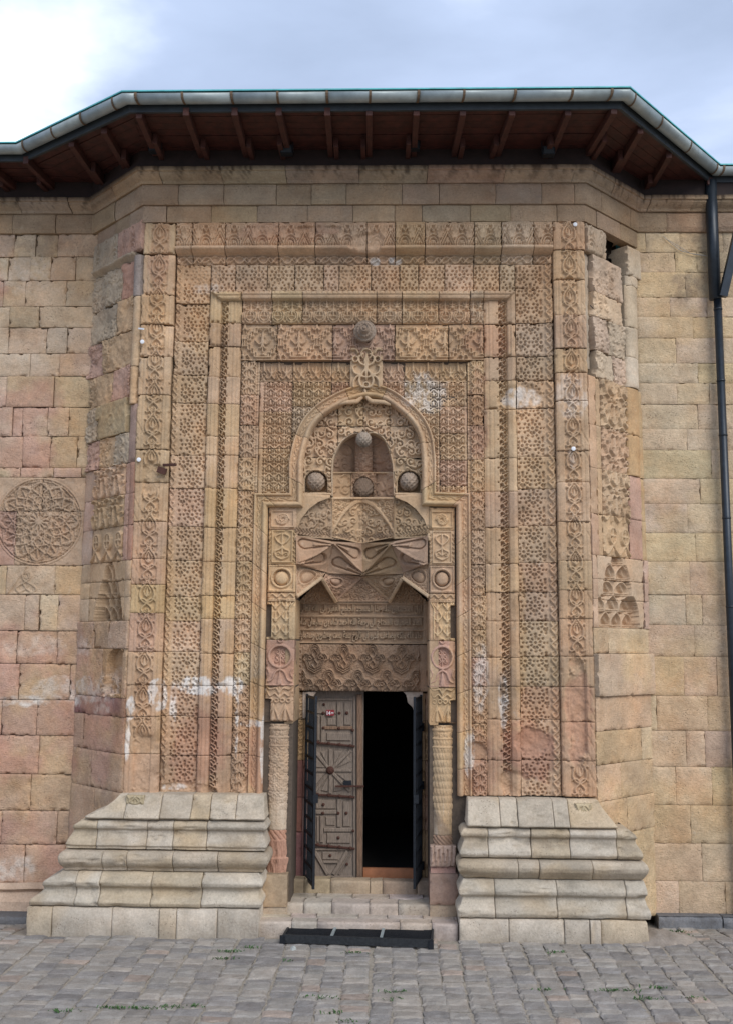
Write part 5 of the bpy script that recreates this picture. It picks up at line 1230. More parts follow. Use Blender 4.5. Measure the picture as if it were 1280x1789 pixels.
# left side: u runs from the back (0) to the front arris (CW)
fz_ = lambda py: cz(PCL, py, 236)
cstone('frieze_stone', PCL, 0, CW * .52, fz_(441), fz_(388), lambda u, z: .03 * TL(u / K * .8, (z - fz_(441)) / (fz_(388) - fz_(441)) * 39), GREY)
cstone('frieze_stone', PCL, CW * .52, CW, fz_(441), fz_(388), lambda u, z: .03 * TL(u / K * .8, (z - fz_(441)) / (fz_(388) - fz_(441)) * 39), PINK)
cstone('ledge_stone', PCL, .03, CW - .15, fz_(452), fz_(441), lambda u, z: .10 * ss(fz_(452), fz_(442), z) - .03, GREY)
def sidecol(pl, u0_, u1_, z0_, z1_, c, r=.055, name='side_shaft'):
    return rstone(name, pl, u0_, u1_, z0_, z1_, lambda u, z: r * np.sqrt(np.clip(1 - ((u - (u0_ + u1_) / 2) / ((u1_ - u0_) / 2)) ** 2, 0, 1)) - .01, portal, c, back=.1)
sidecol(PCL, CW - .15, CW - .02, fz_(520), fz_(450), (.30, .25, .22)); sidecol(PCL, CW - .15, CW - .02, fz_(640), fz_(520), SAND); sidecol(PCL, CW - .14, CW - .03, fz_(705), fz_(640), BUFF)
RWL = [(452, 514, [.0, .62, .88], (GREY, ROSE)), (514, 574, [.0, .55, .88], (GREY, BUFF)), (574, 634, [-.04, .28, .88], (PINK, BUFF)), (634, 690, [.02, .5, .88], (BUFF, PINK)), (690, 752, [.0, .22, .86], (GREY, (.40, .31, .19))), (752, 805, [.02, .3, .62, .88], (PINK, BUFF, GREY))]
for a, b, us, cs in RWL:
    for i in range(len(us) - 1):
        fn = rubble(a + i, .045)
        if (a, i) == (690, 1):
            fn = lambda u, z: .05 + .01 * (np.abs(np.hypot(u - CW * .56, z - fz_(722)) - .07) < .012) - .04 * ((u < CW * .32) & (z < fz_(715)))
        cstone('broken_stone', PCL, us[i] * CW, us[i + 1] * CW, fz_(b), fz_(a), fn, cs[i], chip=2.5, rough=.01, gap=.004)
for a, b in ((805, 860), (860, 915), (915, 977)):
    cstone('side_strip', PCL, 0, CW * .22, fz_(b), fz_(a), plainf, pick({(.50, .40, .31): 1, PINK: 1}), res=.03)
    pick_ = (lambda u, z: .045 * TQ(u / K, (z - fz_(915)) / K)) if a < 915 else (lambda u, z: .04 * TX(u / K, (z - fz_(977)) / K * .75))
    cstone('lotus_stone', PCL, CW * .22, CW * .84, fz_(b), fz_(a), pick_, pick({PINK: 1, BUFF: 2}))
    cstone('vine_stone', PCL, CW * .84, CW * .92, fz_(b), fz_(a), lambda u, z: .02 * TC(u / K, z / K * 2), PINK)
    cstone('side_strip', PCL, CW * .92, CW, fz_(b), fz_(a), plainf, (.44, .26, .19), res=.03)
for a, b in ((450, 514), (514, 640), (640, 705), (705, 805)):
    if a >= 705: cstone('side_strip', PCL, CW * .88, CW, fz_(b), fz_(a), plainf, (.36, .25, .2), res=.03)
def pend(tiers, n=3, dp=.17):
    """small stalactite hood: rows of pointed arches stepping in towards the top"""
    W_, H_ = 70, 120; t_ = Tile(W_, H_, wrapv=False); sunk = Tile(W_, H_, wrapv=False); N = len(tiers)
    for k, (b0, b1, w0_, w1_, n_) in enumerate(tiers):
        y0, y1 = b0 * H_, b1 * H_; xa_, xb_ = 35 - 34 * w0_, 35 + 34 * w0_; cw = (xb_ - xa_) / n_; h_ = y1 - y0
        for o_ in (1.0, 3.6): t_.stroke([(xa_, y0 + o_), (xb_, y0 + o_)], .8, sm=False)
        for c in range(n_):
            x0_, x1_ = xa_ + c * cw, xa_ + (c + 1) * cw; m_ = (x0_ + x1_) / 2
            sunk.stroke([(m_, y0 + 5), (m_, y0 + h_ * .45), (m_, y1 - 3)], cw * .36, .5, sm=False, soft=1.5)
            t_.stroke([(x0_, y0 + 2), (x0_ + .06 * cw, y0 + h_ * .5), (x0_ + .25 * cw, y0 + h_ * .78), (m_, y1 - .5), (x1_ - .25 * cw, y0 + h_ * .78), (x1_ - .06 * cw, y0 + h_ * .5), (x1_, y0 + 2)], 1.15)
    def f(a, b):
        d = np.zeros_like(a)
        for k, (b0, b1, w0_, w1_, n_) in enumerate(tiers):
            t = (b - b0) / (b1 - b0); hw = w0_ + (w1_ - w0_) * np.clip(t, 0, 1) ** 1.8
            d = np.where((b >= b0) & (b < b1) & (np.abs(a) < hw), -dp * (1 - (k + np.clip(t, 0, 1) ** 2 * .7) / N) - .02, d)
        x_, y_ = 35 + a * 34, b * H_
        m = d < 0
        return d + m * (.045 * t_(x_, y_) - .05 * sunk(x_, y_))
    return f
pl_c = PCL.hit(190, 1085); pl_t = PCL.hit(192, 972)[1]; hwid = (PCL.hit(214, 1085)[0] - PCL.hit(163, 1085)[0]) / 2; hc = (PCL.hit(214, 1085)[0] + PCL.hit(163, 1085)[0]) / 2
PF = pend([(0, .22, .98, .88, 4), (.22, .42, .86, .72, 4), (.42, .63, .68, .5, 3), (.63, .86, .42, .26, 2), (.86, 1.0, .18, .02, 1)])
zrow = [(977, 1012), (1012, 1042), (1042, 1084)]
for a, b in zrow:
    for (ua, ub) in ((0, CW * .2), (CW * .2, CW * .9), (CW * .9, CW)):
        if ua == CW * .2: cstone('stalactite_stone', PCL, ua, ub, fz_(b), fz_(a), lambda u, z: PF((u - hc) / hwid, (z - pl_c[1]) / (pl_t - pl_c[1])), BUFF, back=.3, res=.008)
        else: cstone('side_strip', PCL, ua, ub, fz_(b), fz_(a), plainf, pick({SAND: 1, (.5, .36, .24): 1}), res=.03)
ac = PCL.hit(196, 1140)
for a, b, us in ((1084, 1134, [-.1, .35, .63, 1]), (1134, 1222, [-.1, .55, .92, 1]), (1222, 1256, [-.25, .5, 1]), (1256, 1322, [-.3, .2, 1]), (1322, 1391, [-.2, .4, 1]), (1391, 1640, [-.2, .5, 1])):
    for i in range(len(us) - 1):
        c = pick(WLL)
        if a == 1222: c = (.24, .125, .12)
        fn = plainf
        if a == 1084: fn = lambda u, z: .012 * (np.hypot((u - ac[0]) * .95, z - fz_(1140)) > .50) + .008 * TG(u / K, z / K) * (np.abs(np.hypot((u - ac[0]) * .95, z - fz_(1140)) - .545) < .04)
        if a == 1134 and i == 1:
            ax, az = PCL.hit(204, 1165); fn = lambda u, z: -.09 * (np.where(z > az, np.hypot(u - ax, z - az), np.abs(u - ax) + .0) < .22) * (z > fz_(1215)) + .03 * TG2(u / K + 8, z / K) * (z < fz_(1185)); c = (.42, .27, .15)
        cstone('side_ashlar', PCL, max(us[i], 0) * CW, us[i + 1] * CW, fz_(b), fz_(a), (lambda u, z, fn=fn: fn(u, z) + .012 * fbm(u, z, .25, 9, 4)), c, res=.012 if a < 1222 else .02, mat=M['wall'], rough=.006, chip=1.5, tint=lambda U, Zz, c_: wtint(U - 4.3, Zz, c_))
# right side: u from the front arris (0) to the back (CW)
gz = lambda py: cz(PCR, py, 1030)
cstone('frieze_stone', PCR, 0.03, CW * .42, gz(440), gz(392), lambda u, z: .03 * TL(u / K * .8, (z - gz(440)) / (gz(390) - gz(440)) * 39) - .05 * ss(.35, .5, u + .25 * (gz(420) - z)), (.46, .36, .26), chip=3)
cstone('broken_stone', PCR, .72 * CW, .98 * CW, gz(452), gz(400), lambda u, z: .06 + 0 * u, (.46, .38, .28), back=.25, chip=1.5)
sidecol(PCR, CW * .72, CW * .95, gz(470), gz(452), (.5, .41, .30), .07); sidecol(PCR, CW * .70, CW * .93, gz(545), gz(470), (.5, .40, .28), .07); sidecol(PCR, CW * .70, CW * .92, gz(600), gz(545), (.5, .41, .30), .07); sidecol(PCR, CW * .68, CW * .92, gz(655), gz(600), (.52, .44, .34), .08)
cstone('side_strip', PCR, .0, .15, gz(640), gz(440), lambda u, z: -.07 + 0 * u, (.40, .33, .25), res=.03)
for a, b, us in ((440, 505, [.13, .68]), (505, 548, [.12, .66]), (548, 607, [.12, .38, .68]), (607, 655, [.14, .45, .69])):
    for i in range(len(us) - 1): cstone('broken_stone', PCR, us[i] * CW, us[i + 1] * CW, gz(b), gz(a), rubble(b + i, .03), pick({(.50, .40, .29): 1, (.49, .37, .27): 1}), chip=2.5, rough=.008, gap=.004)
for a, b in ((655, 740), (740, 815), (815, 895), (895, 968)):
    cstone('side_strip', PCR, 0, CW * .12, gz(b), gz(a), plainf, pick({PINK: 1, BUFF: 1}), res=.03)
    cstone('vine_stone', PCR, CW * .12, CW * .2, gz(b), gz(a), lambda u, z: .022 * TC(u / K, z / K * 2), BUFF)
    pk_ = (lambda u, z: .045 * TQ(u / K, (z - gz(895)) / K)) if a < 895 else (lambda u, z: .04 * TX(u / K, (z - gz(968)) / K * .75))
    cstone('lotus_stone', PCR, CW * .2, CW * .66, gz(b), gz(a), pk_, pick({SAND: 2, BUFF: 1}), chip=1.5)
    if a < 815: sidecol(PCR, CW * .68, CW * .92, gz(b), gz(a), (.46, .31, .17), .05)
    else: cstone('vine_stone', PCR, CW * .68, CW * .92, gz(b), gz(a), lambda u, z: .03 * TC(u / K * .7, z / K) * (u > CW * .82) + .01, PINK)
    cstone('side_strip', PCR, CW * .92, CW, gz(b), gz(a), plainf, (.46, .33, .19), res=.03)
rc_ = PCR.hit(1079, 1097); rt = PCR.hit(1073, 952)[1]; rw = (PCR.hit(1118, 1097)[0] - PCR.hit(1040, 1097)[0]) / 2; rcu = (PCR.hit(1118, 1097)[0] + PCR.hit(1040, 1097)[0]) / 2
PF2 = pend([(0, .19, .98, .95, 4), (.19, .39, .95, .72, 3), (.39, .57, .64, .6, 2), (.57, .76, .57, .4, 2), (.76, 1.0, .28, .02, 1)], n=2, dp=.14)
for a, b in ((968, 1010), (1010, 1045), (1045, 1096)):
    cstone('side_strip', PCR, 0, .1, gz(b), gz(a), plainf, (.51, .36, .25), res=.03)
    cstone('stalactite_stone', PCR, .1, CW * .92, gz(b), gz(a), lambda u, z: PF2((u - rcu) / rw, (z - rc_[1]) / (rt - rc_[1])), (.52, .39, .27), back=.32, res=.008)
    cstone('side_strip', PCR, CW * .92, CW, gz(b), gz(a), lambda u, z: .02 + 0 * u, (.50, .36, .28), res=.03)
for a, b, us in ((1096, 1142, [0, .25, 1.0]), (1142, 1218, [0, .22, 1.04]), (1218, 1280, [0, 1.0]), (1280, 1340, [0, .8, 1.0]), (1340, 1405, [0, .4, 1.0]), (1405, 1470, [0, .5, 1.0]), (1470, 1640, [0, .5, 1])):
    for i in range(len(us) - 1):
        big = (a == 1142); dd = .05 if big else 0
        cstone('side_ashlar', PCR, us[i] * CW, us[i + 1] * CW, gz(b), gz(a), (lambda u, z, dd=dd: plainf(u, z) + dd), (.54, .41, .29) if big else pick(WRL), res=.02, mat=M['wall'], rough=.005, tint=lambda U, Zz, c_: wtint(U + 3.2, Zz, c_))

# ================================================================ eaves
roof = empty('eaves_roof', (0, 3, 9.5), 'overhanging roof with dark red boarded eaves, exposed rafters and teal edge', 'roof')
ZG = P(634, 168, -1.2)[2]; ZS = P(634, 189, -1.14)[2]
gp = [PZ(35, 258, ZG), PZ(220, 170, ZG), PZ(1092, 163, ZG), PZ(1250, 296, ZG)]
yL, yR = gp[0][1], gp[3][1]
GP = np.array([(-10, yL - .0)] + [tuple(p[:2]) for p in gp] + [(10, yR)])
gd, gm = np.diff(GP, axis=0), None
gl = np.linalg.norm(gd, axis=1); gd = gd / gl[:, None]; gn = np.stack([gd[:, 1], -gd[:, 0]], 1); gmv = np.zeros_like(GP); gmv[0] = gn[0]; gmv[-1] = gn[-1]
for i in range(1, 5): gmv[i] = (gn[i - 1] + gn[i]) / (1 + gn[i - 1] @ gn[i])
gcum = np.concatenate([[0], np.cumsum(gl)])
def gpt(s, off=0):
    b = np.array([np.interp(s, gcum, GP[:, k]) for k in (0, 1)]); m = np.array([np.interp(s, gcum, gmv[:, k]) for k in (0, 1)]); return b + m * off
def gsweep(s0, s1, prof, closed=False):
    s = sorted([s0] + [c for c in gcum if s0 + 1e-3 < c < s1 - 1e-3] + [s1]); V = []; 
    for q in s: V += [(*gpt(q, o_), z_) for o_, z_ in prof]
    n = len(prof); m = len(s); Fc = []
    for i in range(m - 1):
        for k in range(n if closed else n - 1): Fc.append((i * n + k, (i + 1) * n + k, (i + 1) * n + (k + 1) % n, i * n + (k + 1) % n))
    if closed: Fc += [tuple(range(n)), tuple((m - 1) * n + k for k in range(n - 1, -1, -1))]
    return V, Fc
gut = empty('rain_gutter', (0, -1.2, ZG), 'grey half round metal gutter with rusty straps along the roof edge', 'gutter')
R0 = .078
gpf = [(R0 * math.cos(a), ZG + R0 * math.sin(a)) for a in np.linspace(math.radians(10), math.radians(-190), 13)]
gpf += [(o_ * .9, z_ + .003) for o_, z_ in gpf[::-1]]
straps = [PZ(p, q, ZG)[:2] for p, q in ((50, 255), (102, 232), (152, 208), (205, 180), (243, 170), (323, 169), (408, 169), (487, 168), (572, 168), (646, 168), (729, 166), (807, 166), (895, 165), (993, 165), (1061, 164), (1101, 172), (1147, 212), (1196, 255), (1243, 293), (1256, 297))]
def arc_s(p):
    best = None
    for i in range(len(GP) - 1):
        t = np.clip(np.dot(p - GP[i], gd[i]), 0, gl[i]); d_ = np.linalg.norm(GP[i] + gd[i] * t - p)
        if best is None or d_ < best[0]: best = (d_, gcum[i] + t)
    return best[1]
ssx = sorted(arc_s(np.array(p)) for p in straps)
ssx = list(np.arange(.4, ssx[0] - .3, .62)) + ssx + list(np.arange(ssx[-1] + .62, gcum[-1], .62))
cuts = [0] + [s for s in ssx if True][::2] + [gcum[-1]]
for i in range(len(cuts) - 1):
    dz = random.uniform(-.004, .004)
    V, Fc = gsweep(cuts[i], cuts[i + 1] + .002, [(o_, z_ + dz) for o_, z_ in gpf], True); poly('gutter_length', V, Fc, M['gutter'], gut, smooth=True)
for s in ssx:
    pf = [((R0 + .006) * math.cos(a), ZG + (R0 + .006) * math.sin(a)) for a in np.linspace(math.radians(15), math.radians(-195), 11)]
    pf += [(o_ * .93, z_) for o_, z_ in pf[::-1]]
    V, Fc = gsweep(s - .014, s + .014, pf, True); poly('gutter_strap', V, Fc, M['bracket'], gut)
V, Fc = gsweep(0, gcum[-1], [(.085, ZG + .030), (.085, ZG + .046), (-.3, ZG + .10), (-.3, ZG + .085)], True); poly('roof_edge', V, Fc, M['teal'], roof)
V, Fc = gsweep(0, gcum[-1], [(-.085, ZG + .05), (-.085, ZS - .02), (-.12, ZS - .02), (-.12, ZG + .05)], True); poly('fascia_board', V, Fc, M['fascia'], roof)
WLN = PLAN.copy(); WLN[0, 0], WLN[-1, 0] = -10, 10
nb = 7
for f in range(5):
    o0, o1 = gpt(gcum[f], -.12), gpt(gcum[f + 1], -.12); w0_, w1_ = WLN[f] + PM[f] * .02, WLN[f + 1] + PM[f + 1] * .02
    nbf = nb if f == 2 else 6
    for k in range(nbf):
        a, b = k / nbf + .004, (k + 1) / nbf - .004
        q = [(*(o0 * (1 - a) + w0_ * a),), (*(o1 * (1 - a) + w1_ * a),), (*(o1 * (1 - b) + w1_ * b),), (*(o0 * (1 - b) + w0_ * b),)]
        dz = random.uniform(0, .012)
        V = [(x_, y_, ZS + .02 + dz) for x_, y_ in q] + [(x_, y_, ZS + .045 + dz) for x_, y_ in q]
        poly('soffit_board', V, [(0, 3, 2, 1), (4, 5, 6, 7), (0, 1, 5, 4), (1, 2, 6, 5), (2, 3, 7, 6), (3, 0, 4, 7)], M['soffit'], roof)
    a2, b2 = np.array([*o0]), np.array([*o1])
    V = [(*o0, ZS + .07), (*o1, ZS + .07), (*w1_, ZS + .07), (*w0_, ZS + .07)]; poly('roof_deck', V, [(0, 1, 2, 3)], M['beam'], roof)
RF = [((45, 275), (100, 330)), ((-30, 275), (40, 335)), ((125, 245), (172, 312)), ((182, 222), (222, 290)), ((243, 195), (272, 262)), ((325, 190), (357, 278)), ((410, 190), (434, 276)), ((487, 190), (507, 270)), ((572, 190), (579, 276)), ((645, 190), (645, 276)), ((727, 190), (722, 268)),
      ((808, 190), (790, 276)), ((894, 190), (866, 270)), ((992, 190), (960, 268)), ((1072, 187), (1027, 262)), ((1118, 222), (1078, 292)), ((1168, 265), (1130, 332)), ((1240, 312), (1195, 356)), ((1320, 312), (1290, 360))]
for (a, b) in RF:
    p, q = PZ(*a, ZS), PZ(*b, ZS)
    p[2] = q[2] = ZS + .02
    B().bar(p, q, .07, .10, up=(0, 0, -1), bev=.004).build('rafter', M['rafter'], roof)
    m_ = p * .42 + q * .58; d_ = np.array((.075, 0, 0)) * (1 if random.random() < .5 else -1)
    B().bar(m_ + d_, q + d_ + (q - p) * .05, .06, .13, up=(0, 0, -1), bev=.004).build('rafter', M['rafter'], roof)
# boards that close the gap between wall head and soffit
s_ = PC
def psweep(s0, s1, prof):
    s = sorted([s0] + [c for c in PC if s0 + 1e-3 < c < s1 - 1e-3] + [s1]); V = []
    for q in s:
        b = np.array([np.interp(q, PC, PLAN[:, k]) for k in (0, 1)]); m = np.array([np.interp(q, PC, PM[:, k]) for k in (0, 1)])
        V += [(*(b + m * o_), z_) for o_, z_ in prof]
    n = len(prof); Fc = [(i * n + k, (i + 1) * n + k, (i + 1) * n + (k + 1) % n, i * n + (k + 1) % n) for i in range(len(s) - 1) for k in range(n)]
    return V, Fc
V, Fc = psweep(.3, PC[-1] - .3, [(.11, Z(299)), (.11, ZS + .03), (-.2, ZS + .03), (-.2, Z(299))]); poly('wall_head_beam', V, Fc, M['beam'], roof)
# sheet roof above
top = []
for f in range(5):
    o0, o1 = gpt(gcum[f], -.05), gpt(gcum[f + 1], -.05)
    poly('roof_sheet', [(*o0, ZG + .09), (*o1, ZG + .09), (o1[0] * .98, 7, ZG + 2.3), (o0[0] * .98, 7, ZG + 2.3)], [(0, 1, 2, 3)], M['teal'], roof)
poly('roof_sheet', [(-10, 7, ZG + 2.3), (10, 7, ZG + 2.3), (10, 14, ZG), (-10, 14, ZG)], [(0, 1, 2, 3)], M['teal'], roof)
bw = empty('rear_walls', (0, 12, 0), 'plain buff side and rear walls of the building behind the portal', 'building')
B().box((-9.5, RB + .61, -.1), (-9.2, 13.5, ZG)).build('side_wall', M['mortar'], bw); B().box((9.2, RB + .61, -.1), (9.5, 13.5, ZG)).build('side_wall', M['mortar'], bw); B().box((-9.2, 13.2, -.1), (9.2, 13.5, ZG)).build('rear_wall', M['mortar'], bw)

for (px, py), lb in (((271, 258), 'small black floodlight under the corner of the eaves on the roundel side'), ((501, 262), 'small black floodlight under the eaves above the ring frieze, nearer the roundel wall'), ((722, 254), 'small black floodlight under the eaves, next along from the doorway axis towards the drainpipe'), ((957, 264), 'small black floodlight under the eaves nearest the drainpipe')):
    c = P(px, py, -.30); fl = empty('floodlight', c, lb, 'floodlight', 'floodlights under the eaves')
    B().box((c[0] - .075, c[1] - .05, c[2] - .06), (c[0] + .075, c[1] + .05, c[2] + .05)).build('housing', M['iron'], fl)
    B().box((c[0] - .085, c[1] - .02, c[2] - .02), (c[0] - .076, c[1] + .02, ZS + .02)).box((c[0] + .076, c[1] - .02, c[2] - .02), (c[0] + .085, c[1] + .02, ZS + .02)).build('yoke', M['iron'], fl)
    B().box((c[0] - .06, c[1] - .058, c[2] - .05), (c[0] + .06, c[1] - .051, c[2] + .04)).build('lens', M['fascia'], fl)
# ---------------------------------------------------------------- drainpipe
dp = empty('drainpipe', (0, RB, 0), 'black drainpipe with a slanting branch under the eaves, fixed to the honey coloured wall', 'drainpipe')
YD = RB - .12
p1 = P(1253, 520, YD); zt = ZS
B().tube([(p1[0], YD, 0.02), (p1[0], YD, p1[2])], .052, 16).build('pipe', M['pipe'], dp, True)
B().tube([(p1[0] - .03, YD, p1[2] - .02), (p1[0] - .03, YD, zt)], .078, 16).build('upper_pipe', M['pipe'], dp, True)
p2 = P(1306, 320, YD - .25)
B().bar(np.array((p1[0] + .03, YD - .07, p1[2] - .02)), p2, .10, .10).build('branch', M['pipe'], dp)
for py in (540, 665, 760, 905, 1060):
    q = P(1253, py, YD); B().tube([(p1[0], YD, q[2] - .012), (p1[0], YD, q[2] + .012)], .057, 16).build('pipe_collar', M['pipe'], dp, True)
wr = tag(B().tube([P(a, b, RB - .03) for a, b in ((1158, 412), (1172, 425), (1190, 438), (1212, 444), (1235, 447))], .005, 5).tube([P(a, b, RB - .04) for a, b in ((1165, 418), (1182, 428), (1205, 442), (1232, 446))], .004, 5).build('loose_wire', M['wire']), 'pale loose wire hanging on the wall near the top of the drainpipe', 'wire')
wr2 = tag(B().tube([P(a, b, -.05) for a, b in ((1030, 533), (1036, 539))], .006, 5).build('iron_pin', M['iron']), 'short black iron pin sticking out of the broken splayed side near the eaves', 'pin')

# ---------------------------------------------------------------- survey discs, bracket
for (px, py), lb in (((249, 597), 'white disc on the outer moulding, the upper one on the roundel side of the portal'), ((243, 803), 'white disc on the outer moulding, below the other one and beside the rusty bracket'), ((1004, 392), 'white disc at the top corner of the carved frame near the broken splayed side'), ((1001, 784), 'white disc halfway up the lotus band on the drainpipe side')):
    tag(B().disc(P(px, py, -.028), .026, .012, 18, .004).build('survey_disc', M['white']), lb, 'survey marker', 'white survey discs on the portal')
t_ = tag(B().bar(P(243, 574, -.03), P(252, 575, -.10), .02, .012).build('marker_clip', M['white']), 'small white clip projecting from the outer moulding above a white disc', 'clip')
br_ = empty('iron_bracket', P(290, 822, 0), 'rusty iron bracket wedged into the carved band beside a pale patch', 'bracket')
B().bar(P(276, 820, -.02), P(291, 825, -.02), .075, .03).build('bracket_plate', M['rust'], br_); B().bar(P(287, 813, -.02), P(309, 812, -.12), .03, .03).build('bracket_arm', M['rust'], br_)

# ---------------------------------------------------------------- door leaf
YL = 1.02
dr = empty('door_leaf', P(588, 1540, YL), 'weathered grey brown panelled wooden door leaf, shut, with rusty straps and round studs', 'door')
dx0, dx1, dz0, dz1 = X(541, 1400, YL), X(634, 1400, YL), Z(1541, 640, YL), Z(1208, 640, YL)
B().box((dx0, YL, dz0), (dx1, YL + .07, dz1)).build('backing', M['wood'], dr)
def bat(nm, a, b, wpx, th=.028, mat='wood', y=YL, par=dr, bev=.008): return B().bar(P(*a, y), P(*b, y), wpx * K, th, bev=bev).build(nm, M[mat], par)
bat('closing_stile', (628, 1213), (628, 1540), 10, .055, 'woodbrown'); bat('stile', (619, 1216), (619, 1536), 4.5); bat('stile', (547, 1216), (547, 1536), 5)
bat('rail', (549, 1222), (617, 1222), 5, .02); bat('rail', (549, 1534), (618, 1534), 8, .022)
def pan(x0_, y0_, x1_, y1_, th=.02, mat='wood'):
    a, b = P(x0_, y1_, YL), P(x1_, y0_, YL); o_ = .014
    V = [(a[0], YL, a[2]), (b[0], YL, a[2]), (b[0], YL, b[2]), (a[0], YL, b[2]), (a[0] + o_, YL - th, a[2] + o_), (b[0] - o_, YL - th, a[2] + o_), (b[0] - o_, YL - th, b[2] - o_), (a[0] + o_, YL - th, b[2] - o_)]
    poly('panel', V, [(4, 5, 6, 7), (0, 1, 5, 4), (1, 2, 6, 5), (2, 3, 7, 6), (3, 0, 4, 7)], M[mat], dr)
for a in ((550, 1225, 588, 1248), (600, 1226, 614, 1268), (571, 1254, 588, 1268), (553, 1250, 560, 1295), (570, 1280, 614, 1295), (551, 1397, 587, 1414), (598, 1400, 613, 1445), (568, 1427, 586, 1443), (552, 1426, 558, 1472), (570, 1455, 613, 1474), (562, 1488, 592, 1503)): pan(*a)
bat('batten', (564, 1250), (564, 1298), 7); bat('batten', (592, 1226), (592, 1270), 7); bat('batten', (566, 1272), (616, 1272), 6, .026, 'woodbrown'); bat('batten', (562, 1425), (562, 1472), 6); bat('batten', (592, 1396), (592, 1445), 7); bat('batten', (551, 1419), (588, 1419), 7); bat('batten', (566, 1450), (616, 1450), 7)
ctr = (577, 1346)
for a, b in ((549, 1311), (577, 1308), (613, 1311), (616, 1346), (612, 1383), (577, 1387), (551, 1383), (549, 1346)):
    L_ = math.hypot(a - ctr[0], b - ctr[1]); s = 6 / L_; bat('radial_batten', (ctr[0] + (a - ctr[0]) * s, ctr[1] + (b - ctr[1]) * s), (a, b), 6, .024)
for tri in (((560, 1313), (573, 1311), (573, 1338)), ((583, 1311), (598, 1313), (584, 1338)), ((607, 1320), (614, 1330), (588, 1342)), ((610, 1352), (614, 1372), (588, 1352)), ((551, 1322), (551, 1341), (570, 1342)), ((551, 1352), (552, 1372), (568, 1352)), ((560, 1382), (573, 1384), (574, 1356)), ((583, 1384), (598, 1382), (583, 1358))):
    f_ = [P(*p, YL) for p in tri]; c_ = sum(f_) / 3; V = f_ + [(p * .82 + c_ * .18) + np.array((0, -.018, 0)) for p in f_]
    poly('wedge_panel', V, [(3, 4, 5), (0, 1, 4, 3), (1, 2, 5, 4), (2, 0, 3, 5)], M['wood'], dr)
bat('brace', (550, 1487), (573, 1528), 7); bat('brace', (607, 1487), (582, 1528), 7); bat('brace', (613, 1492), (592, 1528), 3); bat('batten', (564, 1506), (590, 1506), 5); bat('rail', (550, 1484), (617, 1484), 4)
for y_ in ((1297, 1304), (1388, 1393), (1476, 1483)):
    st = B().bar(P(546, y_[0], YL - .02), P(620, y_[1], YL - .02), 3.6 * K, .03, bev=.006).build('iron_strap', M['rust'], dr)
    for k in range(4): B().disc(P(555 + k * 19, y_[0] + (y_[1] - y_[0]) * k / 3.4, YL - .045), 3.1 * K, .012, 10, .012).build('strap_stud', M['rust'], st)
for a, b, r in ((566, 1231, 2.6), (565, 1246, 2.8), (593, 1246, 2.8), (606, 1246, 3.2), (565, 1272, 2.8), (592, 1273, 2.8), (616, 1276, 3), (565, 1406, 2.9), (564, 1421, 2.9), (591, 1421, 2.9), (605, 1421, 2.9), (591, 1464, 2.8), (577, 1495, 2.6), (606, 1510, 2.6), (617, 1452, 2.6)):
    B().disc(P(a, b, YL - .022), r * K, .01, 12, .016).build('stud', M['rust'], dr)
B().disc(P(577, 1346, YL - .02), 7.2 * K, .02, 24, .03).build('central_boss', M['rust'], dr)
lk = B().bar(P(586, 1374, YL - .05), P(636, 1374, YL - .08), 3.2 * K, .02, bev=.004).build('latch_bar', M['rust'], dr)
B().bar(P(600, 1369, YL - .04), P(614, 1368, YL - .04), 9 * K, .015).build('lock_plate', M['iron'], lk)
npl = B().bar(P(570, 1245.5, YL - .034), P(584, 1245.5, YL - .034), 10.5 * K, .006, bev=.001).build('number_plate', M['redplate'], dr)
a, b = P(571.5, 1249, YL), P(578, 1242, YL); place_text('plate_number', '14', a[0], b[0], a[2], b[2], YL - .0415, .003, M['white'], npl)
a, b = P(579.5, 1247, YL), P(583, 1244, YL); place_text('plate_number', 'm', a[0], b[0], a[2], b[2], YL - .0415, .003, M['white'], npl)
# the other leaf, folded back inside
do = empty('door_leaf', P(738, 1540, 1.2), 'dark wooden door leaf folded back inside the passage', 'door')
B().box((X(734, 1400, 1.15), 1.12, dz0), (X(734, 1400, 1.15) + .06, 1.8, dz1)).build('board', M['wood'], do); B().box((X(734, 1400, 1.15) - .02, 1.14, dz0 + .9), (X(734, 1400, 1.15) - .003, 1.78, dz0 + 1.0)).build('rail', M['wood'], do)
# iron grille gates, swung outward
def gate(name, h, e, lb, n=13):
    g = empty(name, h, lb, 'gate', 'iron grille gates at the doorway')
    h, e = np.array(h, float), np.array(e, float); H = Z(1213, 640, .9) - h[2]; up = np.array((0, 0, H)); d = (e - h); nrm_ = np.cross(d / np.linalg.norm(d), (0, 0, 1))
    B().bar(h, h + up, .045, .03, up=nrm_).build('frame_bar', M['iron'], g); B().bar(e, e + up, .045, .03, up=nrm_).build('frame_bar', M['iron'], g)
    for k in range(n):
        z_ = np.array((0, 0, .03 + (H - .06) * k / (n - 1))); B().bar(h + z_, e + z_, .03, .022, up=nrm_).build('cross_bar', M['iron'], g)
    for k in range(1, 7):
        q = h + d * k / 7; B().tube([q + np.array((0, 0, .02)), q + up - np.array((0, 0, .02))], .009, 6).build('upright', M['iron'], g)
    for z_ in (.15, H * .5, H * .82): B().tube([h + np.array((-.0, .0, z_ - .05)), h + np.array((0, 0, z_ + .05))], .028, 8).build('hinge', M['iron'], g)
    B().box(tuple(e + np.array((-.03, -.03, H * .44))), tuple(e + np.array((.03, .03, H * .44 + .10)))).build('lock_case', M['iron'], g)
    return g
gl_ = P(534, 1534, .88); ge = P(549.5, 1541, .30); ge[2] = gl_[2] - .0
gate('grille_gate', gl_, ge, 'black iron grille gate standing open in front of the wooden door leaf')
